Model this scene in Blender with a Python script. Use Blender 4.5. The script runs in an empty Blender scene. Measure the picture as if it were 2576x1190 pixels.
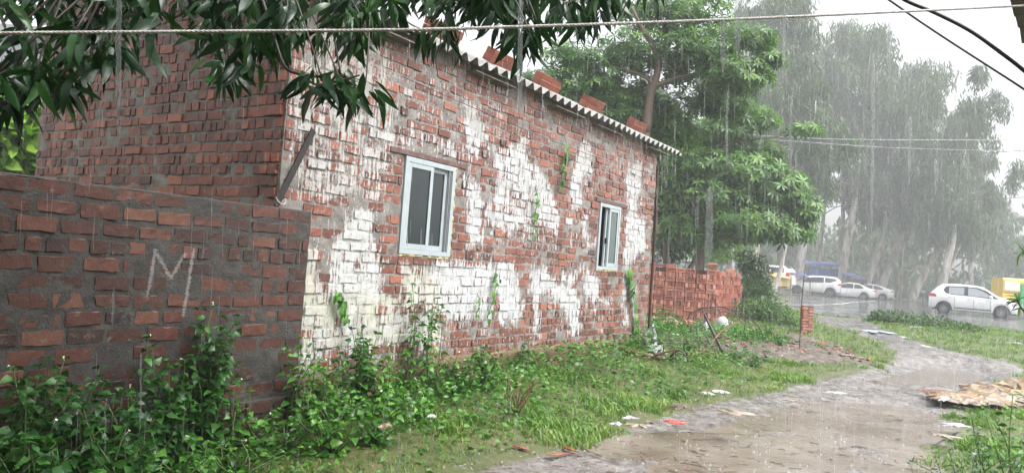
import bpy, math, random
import numpy as np
from mathutils import Matrix, Vector
random.seed(7)
RNG = np.random.default_rng(7)
SC = bpy.context.scene
COL = SC.collection
rad = math.radians

# ------------------------------------------------------------------ camera
CAM = np.array([0.0, 0.0, 1.45])
PITCH, ROLL = rad(2.0), rad(4.3)
_f = np.array([0, math.cos(PITCH), math.sin(PITCH)])
_u0 = np.array([0, -math.sin(PITCH), math.cos(PITCH)])
_r0 = np.array([1.0, 0, 0])
_r = math.cos(ROLL) * _r0 + math.sin(ROLL) * _u0
_u = math.cos(ROLL) * _u0 - math.sin(ROLL) * _r0
cam = bpy.data.cameras.new('camera')
cam.lens, cam.sensor_width, cam.clip_start, cam.clip_end = 26, 36, 0.05, 1500
cam_ob = bpy.data.objects.new('camera', cam)
COL.objects.link(cam_ob)
cam_ob.matrix_world = Matrix(((_r[0], _u[0], -_f[0], CAM[0]), (_r[1], _u[1], -_f[1], CAM[1]),
                              (_r[2], _u[2], -_f[2], CAM[2]), (0, 0, 0, 1)))
SC.camera = cam_ob

# ------------------------------------------------------------------ light
SUN_EL, SUN_AZ = rad(58), rad(120)     # azimuth from +Y towards +X
world = bpy.data.worlds.new('World')
SC.world = world
world.use_nodes = True
wn = world.node_tree.nodes
wl = world.node_tree.links
wn.clear()
sky = wn.new('ShaderNodeTexSky')
sky.sky_type = 'NISHITA'
sky.sun_disc = False
sky.sun_elevation = SUN_EL
sky.sun_rotation = SUN_AZ
sky.air_density, sky.dust_density, sky.ozone_density = 1.0, 6.0, 1.0
hsv = wn.new('ShaderNodeHueSaturation')
hsv.inputs['Saturation'].default_value = 0.16
hsv.inputs['Value'].default_value = 1.35
bg = wn.new('ShaderNodeBackground')
bg.inputs['Strength'].default_value = 0.15
wo = wn.new('ShaderNodeOutputWorld')
wl.new(sky.outputs[0], hsv.inputs['Color'])
wl.new(hsv.outputs[0], bg.inputs['Color'])
wl.new(bg.outputs[0], wo.inputs['Surface'])
sun = bpy.data.lights.new('sun', 'SUN')
sun.energy, sun.angle, sun.color = .85, rad(40), (1.0, 0.97, 0.93)
sun_ob = bpy.data.objects.new('sun', sun)
COL.objects.link(sun_ob)
_sd = Vector((math.sin(SUN_AZ) * math.cos(SUN_EL), math.cos(SUN_AZ) * math.cos(SUN_EL), math.sin(SUN_EL)))
sun_ob.rotation_euler = _sd.to_track_quat('Z', 'Y').to_euler()
SC.view_settings.view_transform = 'Standard'
SC.view_settings.look = 'None'
SC.view_settings.gamma = 1.0
SC.view_settings.use_curve_mapping = False
SC.view_settings.exposure = 1.15
SC.render.engine = 'CYCLES'
cy = SC.cycles
cy.max_bounces = 6
cy.transparent_max_bounces = 10
cy.diffuse_bounces = 3
cy.glossy_bounces = 2
cy.transmission_bounces = 2
cy.volume_bounces = 0
cy.use_denoising = True
cy.sample_clamp_indirect = 4.0
cy.caustics_reflective = False
cy.caustics_refractive = False

# ------------------------------------------------------------------ picture helpers (pixels of the 2576 px wide view)
FPX = 26 / 36 * 2576
def ray(x, y):
    d = _f + _r * (x - 1288) / FPX - _u * (y - 594.8) / FPX
    return d / np.linalg.norm(d)
def atY(x, y, Y):
    d = ray(x, y)
    return CAM + d * Y / d[1]
def atz(x, y, z):
    d = ray(x, y)
    return CAM + d * (z - CAM[2]) / d[2]
# facade frame: s along the wall, z up, n outward
UU = np.array([0.54876, 0.83598, 0.0])
NN = np.array([0.83598, -0.54876, 0.0])
OO = np.array([-1.77106, 5.55970, 0.0])
DIST = -4.5315
def W(s, z, n=0.0):
    return OO + UU * s + NN * n + np.array([0, 0, z])
def onwall(x, y, n=0.0):
    d = ray(x, y)
    p = CAM + d * ((DIST + n) / (NN @ d))
    return float((p - OO) @ UU), float(p[2])
def sstep(a, b, x):
    t = np.clip((x - a) / (b - a), 0, 1)
    return t * t * (3 - 2 * t)
def inpoly(poly, X, Y):
    X = np.asarray(X, float); Y = np.asarray(Y, float)
    ins = np.zeros(X.shape, bool)
    n = len(poly)
    for i in range(n):
        x1, y1 = poly[i]; x2, y2 = poly[(i + 1) % n]
        if y1 == y2: continue
        c = ((y1 > Y) != (y2 > Y)) & (X < (x2 - x1) * (Y - y1) / (y2 - y1) + x1)
        ins ^= c
    return ins
def polydist(poly, X, Y):
    """signed distance, positive inside"""
    X = np.asarray(X, float); Y = np.asarray(Y, float)
    D = np.full(X.shape, 1e9)
    n = len(poly)
    for i in range(n):
        x1, y1 = poly[i]; x2, y2 = poly[(i + 1) % n]
        dx, dy = x2 - x1, y2 - y1
        t = np.clip(((X - x1) * dx + (Y - y1) * dy) / (dx * dx + dy * dy + 1e-12), 0, 1)
        D = np.minimum(D, np.hypot(X - x1 - t * dx, Y - y1 - t * dy))
    return np.where(inpoly(poly, X, Y), D, -D)
# cheap smooth noise
_G = RNG.random((64, 64))
def vnoise(x, y):
    x = np.asarray(x, float); y = np.asarray(y, float)
    xi = np.floor(x).astype(int); yi = np.floor(y).astype(int)
    fx = x - xi; fy = y - yi
    fx = fx * fx * (3 - 2 * fx); fy = fy * fy * (3 - 2 * fy)
    a = _G[xi % 64, yi % 64]; b = _G[(xi + 1) % 64, yi % 64]
    c = _G[xi % 64, (yi + 1) % 64]; d = _G[(xi + 1) % 64, (yi + 1) % 64]
    return (a * (1 - fx) + b * fx) * (1 - fy) + (c * (1 - fx) + d * fx) * fy
def fbm(x, y, o=4):
    s = 0; a = 0.5; t = 0
    for i in range(o):
        s = s + a * vnoise(x * 2 ** i + 17 * i, y * 2 ** i + 5 * i); t += a; a *= .5
    return s / t

# ------------------------------------------------------------------ object helpers
def props(o, label=None, cat=None, group=None, kind=None):
    if label: o['label'] = label
    if cat: o['category'] = cat
    if group: o['group'] = group
    if kind: o['kind'] = kind
    return o
def empty(name, loc, label, cat, group=None):
    o = bpy.data.objects.new(name, None)
    o.empty_display_size = 0.1
    o.location = Vector([float(v) for v in loc])
    COL.objects.link(o)
    return props(o, label, cat, group)
def mesh_np(name, V, F, mats=None, smooth=False, attrs=None, midx=None):
    """V (n,3); F list of faces, or (m,3)/(m,4) array"""
    me = bpy.data.meshes.new(name)
    V = np.ascontiguousarray(V, dtype=np.float32)
    if isinstance(F, np.ndarray):
        k = F.shape[1]; m = F.shape[0]
        me.vertices.add(len(V)); me.vertices.foreach_set('co', V.ravel())
        me.loops.add(m * k); me.loops.foreach_set('vertex_index', F.astype(np.int32).ravel())
        me.polygons.add(m)
        me.polygons.foreach_set('loop_start', np.arange(0, m * k, k, dtype=np.int32))
        me.polygons.foreach_set('loop_total', np.full(m, k, dtype=np.int32))
        me.update(calc_edges=True)
    else:
        me.from_pydata(V.tolist(), [], F)
        me.update()
    if mats is not None:
        for mt in (mats if isinstance(mats, (list, tuple)) else [mats]): me.materials.append(mt)
    if midx is not None:
        me.polygons.foreach_set('material_index', np.asarray(midx, dtype=np.int32))
    if smooth:
        me.polygons.foreach_set('use_smooth', np.ones(len(me.polygons), dtype=bool))
    if attrs:
        for k_, a in attrs.items():
            at = me.attributes.new(k_, 'FLOAT', 'POINT')
            at.data.foreach_set('value', np.ascontiguousarray(a, dtype=np.float32))
    return me
def link(name, me, parent=None, M=None):
    """M: world matrix; parents are unrotated empties"""
    o = bpy.data.objects.new(name, me)
    COL.objects.link(o)
    if parent is not None:
        o.parent = parent
    if M is None: M = Matrix.Identity(4)
    if parent is not None:
        off = Vector((0, 0, 0)); p = parent
        while p is not None:
            off += Vector(p.location); p = p.parent
        M = Matrix.Translation(-off) @ M
    o.matrix_local = M
    return o
def obj(name, V, F, mat, parent=None, smooth=False, attrs=None, midx=None, center=True):
    V = np.asarray(V, dtype=np.float64)
    c = (V.min(0) + V.max(0)) / 2 if center else np.zeros(3)
    me = mesh_np(name, V - c, F, mat, smooth, attrs, midx)
    return link(name, me, parent, Matrix.Translation(Vector(c.tolist())))
class MB:
    """collects pieces into one mesh"""
    def __init__(s): s.V = []; s.F = []; s.n = 0; s.m = []
    def add(s, V, F, mi=0):
        V = np.asarray(V, float)
        s.V.append(V); s.F += [tuple(int(i) + s.n for i in f) for f in F]; s.n += len(V); s.m += [mi] * len(F)
        return s
    def box(s, c, a, b, d, mi=0):
        """centre c, half-extent vectors a b d"""
        c, a, b, d = [np.asarray(v, float) for v in (c, a, b, d)]
        V = [c + i * a + j * b + k * d for i in (-1, 1) for j in (-1, 1) for k in (-1, 1)]
        F = [(0, 1, 3, 2), (4, 6, 7, 5), (0, 4, 5, 1), (2, 3, 7, 6), (0, 2, 6, 4), (1, 5, 7, 3)]
        if np.dot(np.cross(a, b), d) < 0: F = [f[::-1] for f in F]
        return s.add(V, F, mi)
    def tube(s, P, R, seg=6, mi=0, cap=True):
        V, F = tube(P, R, seg, cap)
        return s.add(V, F, mi)
    def build(s, name, mat, parent=None, smooth=False, attrs=None):
        return obj(name, np.concatenate(s.V), s.F, mat, parent, smooth, attrs, s.m)
def tube(P, R, seg=6, cap=True):
    P = np.asarray(P, float); n = len(P)
    R = np.full(n, R) if np.isscalar(R) else np.asarray(R, float)
    T = np.gradient(P, axis=0)
    T /= np.linalg.norm(T, axis=1)[:, None] + 1e-12
    ref = np.array([0, 0, 1.0]) if abs(T[0][2]) < .9 else np.array([1.0, 0, 0])
    V = []
    a = np.cross(T[0], ref); a /= np.linalg.norm(a)
    for i in range(n):
        a = a - T[i] * (a @ T[i]); a /= np.linalg.norm(a) + 1e-12
        b = np.cross(T[i], a)
        for k in range(seg):
            t = 2 * math.pi * k / seg
            V.append(P[i] + R[i] * (math.cos(t) * a + math.sin(t) * b))
    F = []
    for i in range(n - 1):
        for k in range(seg):
            k2 = (k + 1) % seg
            F.append((i * seg + k, i * seg + k2, (i + 1) * seg + k2, (i + 1) * seg + k))
    if cap:
        F.append(tuple(range(seg))[::-1]); F.append(tuple((n - 1) * seg + k for k in range(seg)))
    return np.array(V), F
def spline(P, n=8):
    """Catmull-Rom through points"""
    P = np.asarray(P, float)
    Q = np.vstack([2 * P[0] - P[1], P, 2 * P[-1] - P[-2]])
    out = []
    for i in range(1, len(Q) - 2):
        for t in np.linspace(0, 1, n, endpoint=False):
            a, b, c, d = Q[i - 1], Q[i], Q[i + 1], Q[i + 2]
            out.append(.5 * ((2 * b) + (-a + c) * t + (2 * a - 5 * b + 4 * c - d) * t * t + (-a + 3 * b - 3 * c + d) * t ** 3))
    out.append(P[-1])
    return np.array(out)
def frames(D, Nn):
    """rotation matrices with columns side, dir, normal"""
    D = D / (np.linalg.norm(D, axis=1)[:, None] + 1e-9)
    S = np.cross(D, Nn); S /= np.linalg.norm(S, axis=1)[:, None] + 1e-9
    Z = np.cross(S, D)
    return np.stack([S, D, Z], axis=2)
def scatter(tv, tf, R, T, S):
    """instances of a template as one vertex and face array; R (N,3,3) T (N,3) S (N,) or (N,3)"""
    S = np.asarray(S, float)
    if S.ndim == 1: S = S[:, None]
    k = len(tv); N = len(T)
    V = np.einsum('nij,nkj->nki', R, tv[None] * S[:, None, :]) + T[:, None, :]
    F = (tf[None] + (np.arange(N) * k)[:, None, None]).reshape(-1, tf.shape[1])
    return V.reshape(-1, 3), F
def leaf_tpl(n=5, w=.25, droop=.25, fold=.12, shape='lance', wavy=0.0):
    """leaf of length 1 along +Y, normal +Z"""
    V = []; F = []
    for i in range(n + 1):
        t = i / n
        if shape == 'lance': ww = w * .5 * (math.sin(math.pi * min(1, t ** .8)) ** .8) if 0 < t < 1 else 0.004
        elif shape == 'heart': ww = w * .5 * max(0.01, (min(1, t * 5.5) ** .6) * (1 - t ** 1.8))
        elif shape == 'obov': ww = w * .5 * (math.sin(math.pi * t ** 1.5) ** .8) if 0 < t < 1 else 0.004
        z = -droop * t * t
        y = t * (1 - .3 * droop * t)
        wz = wavy * math.sin(t * 14)
        V += [(-ww, y, z + fold * ww * 2 + wz), (0, y, z), (ww, y, z + fold * ww * 2 - wz)]
    for i in range(n):
        a = i * 3
        F += [(a, a + 1, a + 4, a + 3), (a + 1, a + 2, a + 5, a + 4)]
    return np.array(V), np.array(F)
def rdirs(n, rng=RNG):
    v = rng.normal(size=(n, 3))
    return v / np.linalg.norm(v, axis=1)[:, None]

# ------------------------------------------------------------------ materials
def mat(name):
    m = bpy.data.materials.new(name); m.use_nodes = True
    nt = m.node_tree; nt.nodes.clear()
    return m, nt
class NT:
    def __init__(s, name):
        s.m, s.nt = mat(name); s.N = s.nt.nodes; s.L = s.nt.links
        s.out = s.N.new('ShaderNodeOutputMaterial')
    def n(s, t, **k):
        x = s.N.new('ShaderNode' + t)
        for a, v in k.items():
            if a.startswith('i_'): x.inputs[a[2:].replace('_', ' ')].default_value = v
            else: setattr(x, a, v)
        return x
    def l(s, a, b): s.L.new(a, b)
    def val(s, x, sock):
        if isinstance(x, (int, float)): sock.default_value = x
        else: s.l(x, sock)
    def math(s, op, a, b=0.0, c=0.0, clamp=False):
        x = s.n('Math', operation=op, use_clamp=clamp)
        s.val(a, x.inputs[0]); s.val(b, x.inputs[1]); s.val(c, x.inputs[2])
        return x.outputs[0]
    def attr(s, name):
        return s.n('Attribute', attribute_name=name).outputs['Fac']
    def pos(s): return s.n('NewGeometry').outputs['Position']
    def mapping(s, vec, scale):
        x = s.n('Mapping'); s.l(vec, x.inputs['Vector']); x.inputs['Scale'].default_value = scale
        return x.outputs[0]
    def noise(s, vec=None, scale=5, detail=4, rough=.6, dist=0.0, out='Fac'):
        x = s.n('TexNoise')
        x.inputs['Scale'].default_value = scale; x.inputs['Detail'].default_value = detail
        x.inputs['Roughness'].default_value = rough; x.inputs['Distortion'].default_value = dist
        if vec is not None: s.l(vec, x.inputs['Vector'])
        return x.outputs[out]
    def voro(s, vec, scale, feature='F1', out='Distance'):
        x = s.n('TexVoronoi', feature=feature); x.inputs['Scale'].default_value = scale
        s.l(vec, x.inputs['Vector'])
        return x.outputs[out]
    def ramp(s, fac, pts):
        x = s.n('ValToRGB'); e = x.color_ramp.elements
        while len(e) < len(pts): e.new(0.5)
        for i, (p, c) in enumerate(pts):
            e[i].position = p; e[i].color = (*c, 1) if len(c) == 3 else c
        s.val(fac, x.inputs[0])
        return x.outputs[0]
    def step(s, x, a, b):
        r = s.n('MapRange', interpolation_type='SMOOTHSTEP'); s.val(x, r.inputs[0])
        r.inputs[1].default_value = a; r.inputs[2].default_value = b
        return r.outputs[0]
    def mix(s, f, a, b, mode='MIX'):
        x = s.n('Mix', data_type='RGBA', blend_type=mode)
        s.val(f, x.inputs[0])
        for v, i in ((a, 6), (b, 7)):
            if isinstance(v, tuple): x.inputs[i].default_value = (*v, 1)
            else: s.l(v, x.inputs[i])
        return x.outputs[2]
    def bump(s, h, dist=.005, strength=1.0):
        x = s.n('Bump'); x.inputs['Distance'].default_value = dist; x.inputs['Strength'].default_value = strength
        s.l(h, x.inputs['Height'])
        return x.outputs[0]
    def bsdf(s, color, rough=.6, normal=None, spec=.5, metal=0.0, emit=None, trans=0.0, alpha=1.0, coat=0.0):
        b = s.n('BsdfPrincipled')
        if isinstance(color, tuple): b.inputs['Base Color'].default_value = (*color, 1)
        else: s.l(color, b.inputs['Base Color'])
        s.val(rough, b.inputs['Roughness'])
        b.inputs['Specular IOR Level'].default_value = spec
        b.inputs['Metallic'].default_value = metal
        b.inputs['Transmission Weight'].default_value = trans
        b.inputs['Coat Weight'].default_value = coat
        s.val(alpha, b.inputs['Alpha'])
        if normal is not None: s.l(normal, b.inputs['Normal'])
        return b.outputs[0]
    def surf(s, sh):
        s.l(sh, s.out.inputs['Surface']); return s.m
def simple(name, c, rough=.6, spec=.5, metal=0.0, var=.25, scale=8, bump=.0, coat=0.0):
    t = NT(name)
    n = t.noise(t.n('TexCoord').outputs['Object'], scale, 5)
    d = tuple(v * (1 - var) for v in c); e = tuple(min(1, v * (1 + var)) for v in c)
    col = t.ramp(n, [(.3, d), (.7, e)])
    nb = t.bump(n, bump) if bump else None
    return t.surf(t.bsdf(col, rough, nb, spec, metal, coat=coat))
def foliage(name, dark, mid, light, rough=.35, transl=.3, spec=.5):
    t = NT(name)
    r = t.attr('rnd')
    info = t.n('ObjectInfo').outputs['Random']
    f = t.math('FRACT', t.math('ADD', r, t.math('MULTIPLY', info, .37)))
    n = t.noise(t.pos(), 1.1, 2)
    f = t.math('ADD', t.math('MULTIPLY', f, .75), t.math('MULTIPLY', t.math('SUBTRACT', n, .5), .7), clamp=True)
    col = t.ramp(f, [(.05, dark), (.5, mid), (.95, light)])
    b = t.bsdf(col, rough, None, spec)
    tr = t.n('BsdfTranslucent')
    t.l(t.mix(1.0, col, (1.0, 1.15, .55), 'MULTIPLY'), tr.inputs['Color'])
    mx = t.n('MixShader'); mx.inputs[0].default_value = transl
    t.l(b, mx.inputs[1]); t.l(tr.outputs[0], mx.inputs[2])
    return t.surf(mx.outputs[0])

M = {}
M['mango'] = foliage('mango_leaf', (.008, .026, .009), (.014, .052, .014), (.045, .13, .025), .22, .25, .42)
M['alst'] = foliage('whorl_leaf', (.03, .09, .02), (.11, .24, .05), (.29, .45, .10), .35, .38)
M['euc'] = foliage('gum_leaf', (.035, .07, .025), (.065, .12, .04), (.14, .21, .06), .5, .25)
M['weed'] = foliage('weed_leaf', (.03, .10, .015), (.075, .23, .03), (.19, .42, .06), .3, .3, .5)
M['weeddk'] = foliage('weed_leaf_dark', (.018, .07, .015), (.038, .145, .024), (.10, .28, .045), .28, .25, .5)
M['grass'] = foliage('grass_blade', (.08, .165, .03), (.17, .31, .055), (.38, .38, .14), .45, .3)
M['bright'] = foliage('bright_leaf', (.09, .20, .03), (.22, .40, .05), (.42, .58, .10), .45, .45)
M['bush'] = foliage('bush_leaf', (.03, .08, .025), (.08, .17, .045), (.18, .30, .08), .45, .3)
M['grey_leaf'] = foliage('silvery_leaf', (.05, .10, .04), (.10, .19, .09), (.30, .38, .28), .3, .2, .8)
M['stem'] = simple('green_stem', (.10, .15, .05), .5)
M['twig'] = simple('wet_bark', (.045, .032, .024), .45, bump=.003, scale=30)
M['bark2'] = simple('brown_bark', (.13, .09, .065), .6, bump=.006, scale=20)
M['white_metal'] = simple('white_painted_metal', (.37, .415, .44), .35, var=.08)
M['dark_metal'] = simple('dark_metal', (.02, .018, .016), .4, var=.3)
M['rust'] = simple('rusty_steel', (.06, .03, .02), .5, var=.5, scale=40)
M['black_rubber'] = simple('black_rubber', (.012, .012, .015), .35, var=.1)
M['tyre'] = simple('tyre_rubber', (.02, .02, .022), .7, var=.1)
M['rim'] = simple('alloy_rim', (.35, .36, .38), .3, metal=.6, var=.1)
M['carwhite'] = simple('white_car_paint', (.80, .81, .83), .25, var=.02, coat=.6)
M['cardark'] = simple('dark_car_paint', (.03, .045, .06), .2, var=.05, coat=.6)
M['carglass'] = simple('car_glass', (.05, .06, .07), .06, spec=.8, var=.05)
M['carglass2'] = simple('pale_car_glass', (.30, .33, .36), .08, spec=.8, var=.1)
M['trim'] = simple('black_trim', (.025, .025, .028), .45, var=.1)
M['redlamp'] = simple('red_lamp_lens', (.55, .03, .04), .2, var=.1)
M['headlamp'] = simple('head_lamp_lens', (.45, .48, .52), .1, var=.1)
M['sill'] = simple('sill_dirt', (.45, .42, .36), .5, var=.15)
M['blue_tarp'] = simple('blue_tarp', (.05, .10, .35), .4, var=.35, scale=2, bump=.05)
M['yellow_tarp'] = simple('yellow_tarp', (.55, .42, .12), .4, var=.25, scale=2, bump=.05)
M['auto_yellow'] = simple('yellow_canopy', (.80, .55, .10), .45, var=.08)
M['auto_green'] = simple('green_body_paint', (.02, .38, .13), .35, var=.08)
M['panel_white'] = simple('white_panel', (.82, .80, .76), .4, var=.03)
M['plastic_white'] = simple('white_plastic', (.48, .49, .50), .35, var=.06)
M['plastic_blue'] = simple('blue_plastic', (.34, .46, .62), .3, var=.15)
M['plastic_red'] = simple('red_plastic', (.60, .08, .06), .3, var=.15)
M['plastic_lilac'] = simple('lilac_plastic', (.45, .36, .52), .3, var=.15)
M['cloth'] = simple('wet_sacking', (.24, .165, .10), .4, var=.55, scale=7, bump=.02)
M['paper'] = simple('wet_card', (.30, .25, .20), .4, var=.3, scale=12)
M['wood'] = simple('wet_wood', (.16, .09, .055), .45, var=.4, scale=14, bump=.004)
M['litter_bark'] = simple('reddish_bark', (.22, .08, .04), .45, var=.4, scale=14)
M['foam'] = simple('expanding_foam', (.55, .47, .25), .8, var=.3, scale=60, bump=.01)
M['lintel'] = simple('purple_stone', (.13, .075, .07), .7, var=.35, scale=18, bump=.004)
M['grey_plaster'] = simple('grey_plaster', (.30, .31, .33), .8, var=.15, scale=1.5)
M['dark_inside'] = simple('dim_plaster', (.06, .06, .06), .9, var=.2)
M['chrome'] = simple('grey_metal', (.30, .31, .32), .4, metal=.3, var=.1)
M['eave'] = simple('weathered_board', (.13, .11, .09), .8, var=.45, scale=7, bump=.005)

def rope_mat():
    t = NT('white_rope'); n = t.noise(t.pos(), 60, 4)
    return t.surf(t.bsdf(t.ramp(n, [(.3, (.46, .43, .40)), (.7, (.74, .71, .68))]), .7, t.bump(n, .002)))
M['rope'] = rope_mat()
def asb():
    t = NT('cement_sheet'); p = t.pos()
    n = t.noise(p, 6, 6); n2 = t.noise(p, 60, 3)
    col = t.mix(t.math('MULTIPLY', n2, .4), t.ramp(n, [(.3, (.22, .215, .20)), (.6, (.36, .355, .34)), (.8, (.50, .50, .49))]), (.2, .2, .19))
    return t.surf(t.bsdf(col, .38, t.bump(n2, .002), .6))
M['cement'] = asb()
def brick_mat(name, paint=False, tones=None, wet=.45, chalk=False, mossy=False):
    """clay brick; 'cov' carries how much whitewash was splashed there, 'btone' the tone of the brick"""
    t = NT(name); p = t.pos()
    tones = tones or [(0.0, (.085, .040, .032)), (.35, (.16, .060, .042)), (.7, (.235, .083, .055)), (1.0, (.33, .13, .085))]
    tone = t.attr('btone')
    n1 = t.noise(p, 14, 6, .65); n2 = t.noise(p, 90, 4, .7); n3 = t.noise(p, 2.2, 3)
    f = t.math('ADD', tone, t.math('MULTIPLY', t.math('SUBTRACT', n1, .5), .7))
    f = t.math('ADD', f, t.math('MULTIPLY', t.math('SUBTRACT', n3, .5), .45), clamp=True)
    col = t.ramp(f, tones)
    # cement smears and soot stains with a shape of their own
    sm = t.step(t.math('ADD', n1, t.math('MULTIPLY', n2, .25)), .72, .86)
    col = t.mix(t.math('MULTIPLY', sm, .55), col, (.22, .20, .18))
    rough = .5
    h = t.math('ADD', t.math('MULTIPLY', n2, .5), n1)
    if mossy:
        ms = t.step(t.noise(p, 3.1, 5, .7), .60, .74)
        col = t.mix(t.math('MULTIPLY', ms, .35), col, (.13, .11, .04))
    if paint: col, h = whitewash(t, p, col, h)
    if chalk: col = chalk_m(t, p, col)
    return t.surf(t.bsdf(col, wet, t.bump(h, .006), .5))
def wallcoords(t, p):
    v = t.n('VectorMath', operation='DOT_PRODUCT'); t.l(p, v.inputs[0]); v.inputs[1].default_value = UU
    s = t.math('SUBTRACT', v.outputs['Value'], float(OO @ UU))
    sp = t.n('SeparateXYZ'); t.l(p, sp.inputs[0])
    return s, sp.outputs['Z']
def whitewash(t, p, col, h, damp=1.0):
    cov = t.attr('cov')
    s, z = wallcoords(t, p)
    st = t.n('CombineXYZ'); t.l(t.math('MULTIPLY', s, 42.0), st.inputs[0]); t.l(t.math('MULTIPLY', z, 2.6), st.inputs[1])
    drip = t.noise(st.outputs[0], 1.0, 2, .5, .35)
    blot = t.noise(p, 11, 6, .72)
    fine = t.noise(p, 55, 4, .7)
    c2 = t.n('CombineXYZ'); t.l(t.math('MULTIPLY', s, 1.35), c2.inputs[0]); t.l(t.math('MULTIPLY', z, .75), c2.inputs[1])
    sp = t.voro(c2.outputs[0], 22)
    spot = t.math('MULTIPLY', t.step(sp, .34, .20), t.step(t.voro(c2.outputs[0], 22, 'F1', 'Color'), .38, .52))
    th = t.math('ADD', t.math('MULTIPLY', t.math('SUBTRACT', drip, .5), 1.35), t.math('ADD', t.math('MULTIPLY', t.math('SUBTRACT', blot, .5), 1.35), t.math('ADD', t.math('MULTIPLY', t.math('SUBTRACT', fine, .5), .5), .5)))
    # th spans roughly .3 to .7
    x = t.math('SUBTRACT', cov, th)
    m = t.step(x, -.02, .05)
    m = t.math('MAXIMUM', m, t.math('MULTIPLY', spot, t.step(cov, .12, .30)))
    n4 = t.noise(p, 3.3, 3)
    yel = t.attr('cream')
    wc = t.ramp(t.math('ADD', t.math('MULTIPLY', fine, .5), t.math('MULTIPLY', blot, .5)), [(.32, (.30, .30, .305)), (.48, (.50, .51, .525)), (.64, (.66, .675, .70))])
    wc = t.mix(t.math('MULTIPLY', t.attr('grime'), .6), wc, (.34, .31, .27))
    wc = t.mix(t.math('MULTIPLY', yel, t.step(n4, .25, .6)), wc, (.52, .50, .33))
    st2 = t.n('CombineXYZ'); t.l(t.math('MULTIPLY', s, 7.0), st2.inputs[0]); t.l(t.math('MULTIPLY', z, .9), st2.inputs[1])
    damp_ = t.step(t.noise(st2.outputs[0], 1.0, 4, .6), .46, .66)
    wc = t.mix(t.math('MULTIPLY', damp_, .42), wc, (.27, .265, .25))
    thin = t.step(x, .0, .22)
    wc = t.mix(thin, t.mix(.35, wc, col), wc)
    return t.mix(m, col, wc), t.math('ADD', h, t.math('MULTIPLY', m, .25))
def seg_mask(t, s, z, a, b, w):
    dx, dz = b[0] - a[0], b[1] - a[1]; L2 = dx * dx + dz * dz
    ps = t.math('SUBTRACT', s, a[0]); pz = t.math('SUBTRACT', z, a[1])
    tt = t.math('DIVIDE', t.math('ADD', t.math('MULTIPLY', ps, dx), t.math('MULTIPLY', pz, dz)), L2, clamp=True)
    ex = t.math('SUBTRACT', ps, t.math('MULTIPLY', tt, dx)); ez = t.math('SUBTRACT', pz, t.math('MULTIPLY', tt, dz))
    d = t.math('SQRT', t.math('ADD', t.math('MULTIPLY', ex, ex), t.math('MULTIPLY', ez, ez)))
    return t.math('SUBTRACT', 1.0, t.math('DIVIDE', d, w), clamp=True)
def chalk_m(t, p, col):
    s, z = wallcoords(t, p)
    q = [onwall(x, y, .06) for x, y in ((387, 630), (369, 740), (392, 640), (427, 697), (427, 697), (462, 640), (484, 630), (458, 792))]
    m = 0.0
    for a, b in ((0, 1), (2, 3), (4, 5), (6, 7)):
        m = t.math('MAXIMUM', m, seg_mask(t, s, z, q[a], q[b], .024))
    c2 = t.n('CombineXYZ'); t.l(t.math('MULTIPLY', s, 22.0), c2.inputs[0]); t.l(t.math('MULTIPLY', z, 85.0), c2.inputs[1])
    n = t.math('ADD', t.math('MULTIPLY', t.math('SUBTRACT', t.noise(c2.outputs[0], 1.3, 3), .5), 2.6), .5)
    k = t.step(t.math('SUBTRACT', t.math('MULTIPLY', m, 1.1), n), -.02, .30)
    return t.mix(t.math('MULTIPLY', k, .42), col, (.42, .40, .40))
def mortar_mat(name, paint=False, chalk=False, c=((.12, .11, .10), (.23, .21, .19), (.33, .31, .29))):
    t = NT(name); p = t.pos()
    n1 = t.noise(p, 8, 6, .7); n2 = t.noise(p, 70, 5, .75)
    col = t.ramp(t.math('ADD', t.math('MULTIPLY', n1, .6), t.math('MULTIPLY', n2, .4)), [(.34, c[0]), (.5, c[1]), (.66, c[2])])
    h = t.math('ADD', n1, t.math('MULTIPLY', n2, .6))
    if paint: col, h = whitewash(t, p, col, h)
    if chalk: col = chalk_m(t, p, col)
    return t.surf(t.bsdf(col, .6, t.bump(h, .012), .4))
M['brick'] = brick_mat('front_brick', paint=True)
M['brick_side'] = brick_mat('side_brick', tones=[(0.0, (.085, .034, .026)), (.35, (.165, .050, .033)), (.7, (.25, .073, .043)), (1.0, (.37, .125, .07))])
M['brick_low'] = brick_mat('old_brick', chalk=True, mossy=True, tones=[(0.0, (.030, .015, .013)), (.35, (.060, .023, .017)), (.7, (.098, .034, .023)), (1.0, (.145, .060, .038))])  # tones lowered for damp and to carry the shade on the low wall
M['brick_new'] = brick_mat('new_brick', tones=[(0.0, (.24, .09, .065)), (.4, (.42, .16, .115)), (.75, (.54, .235, .17)), (1.0, (.66, .33, .25))], wet=.55)
M['mortar'] = mortar_mat('front_mortar', paint=True, c=((.11, .10, .092), (.22, .20, .185), (.33, .31, .29)))
M['mortar_side'] = mortar_mat('side_mortar', c=((.11, .10, .09), (.22, .205, .185), (.33, .31, .28)))
M['mortar_low'] = mortar_mat('low_wall_mortar', chalk=True, c=((.028, .025, .023), (.055, .050, .046), (.095, .090, .085)))  # mortar darkened with the bricks, low wall's shade put into the colour
def plinth_mat():
    t = NT('mossy_plinth'); p = t.pos(); n = t.noise(p, 5, 6, .7); n2 = t.noise(p, 40, 4)
    col = t.ramp(n, [(.32, (.06, .05, .03)), (.45, (.12, .10, .045)), (.55, (.17, .10, .06)), (.7, (.26, .18, .10))])
    return t.surf(t.bsdf(col, .5, t.bump(t.math('ADD', n, n2), .01)))
M['plinth'] = plinth_mat()
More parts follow.
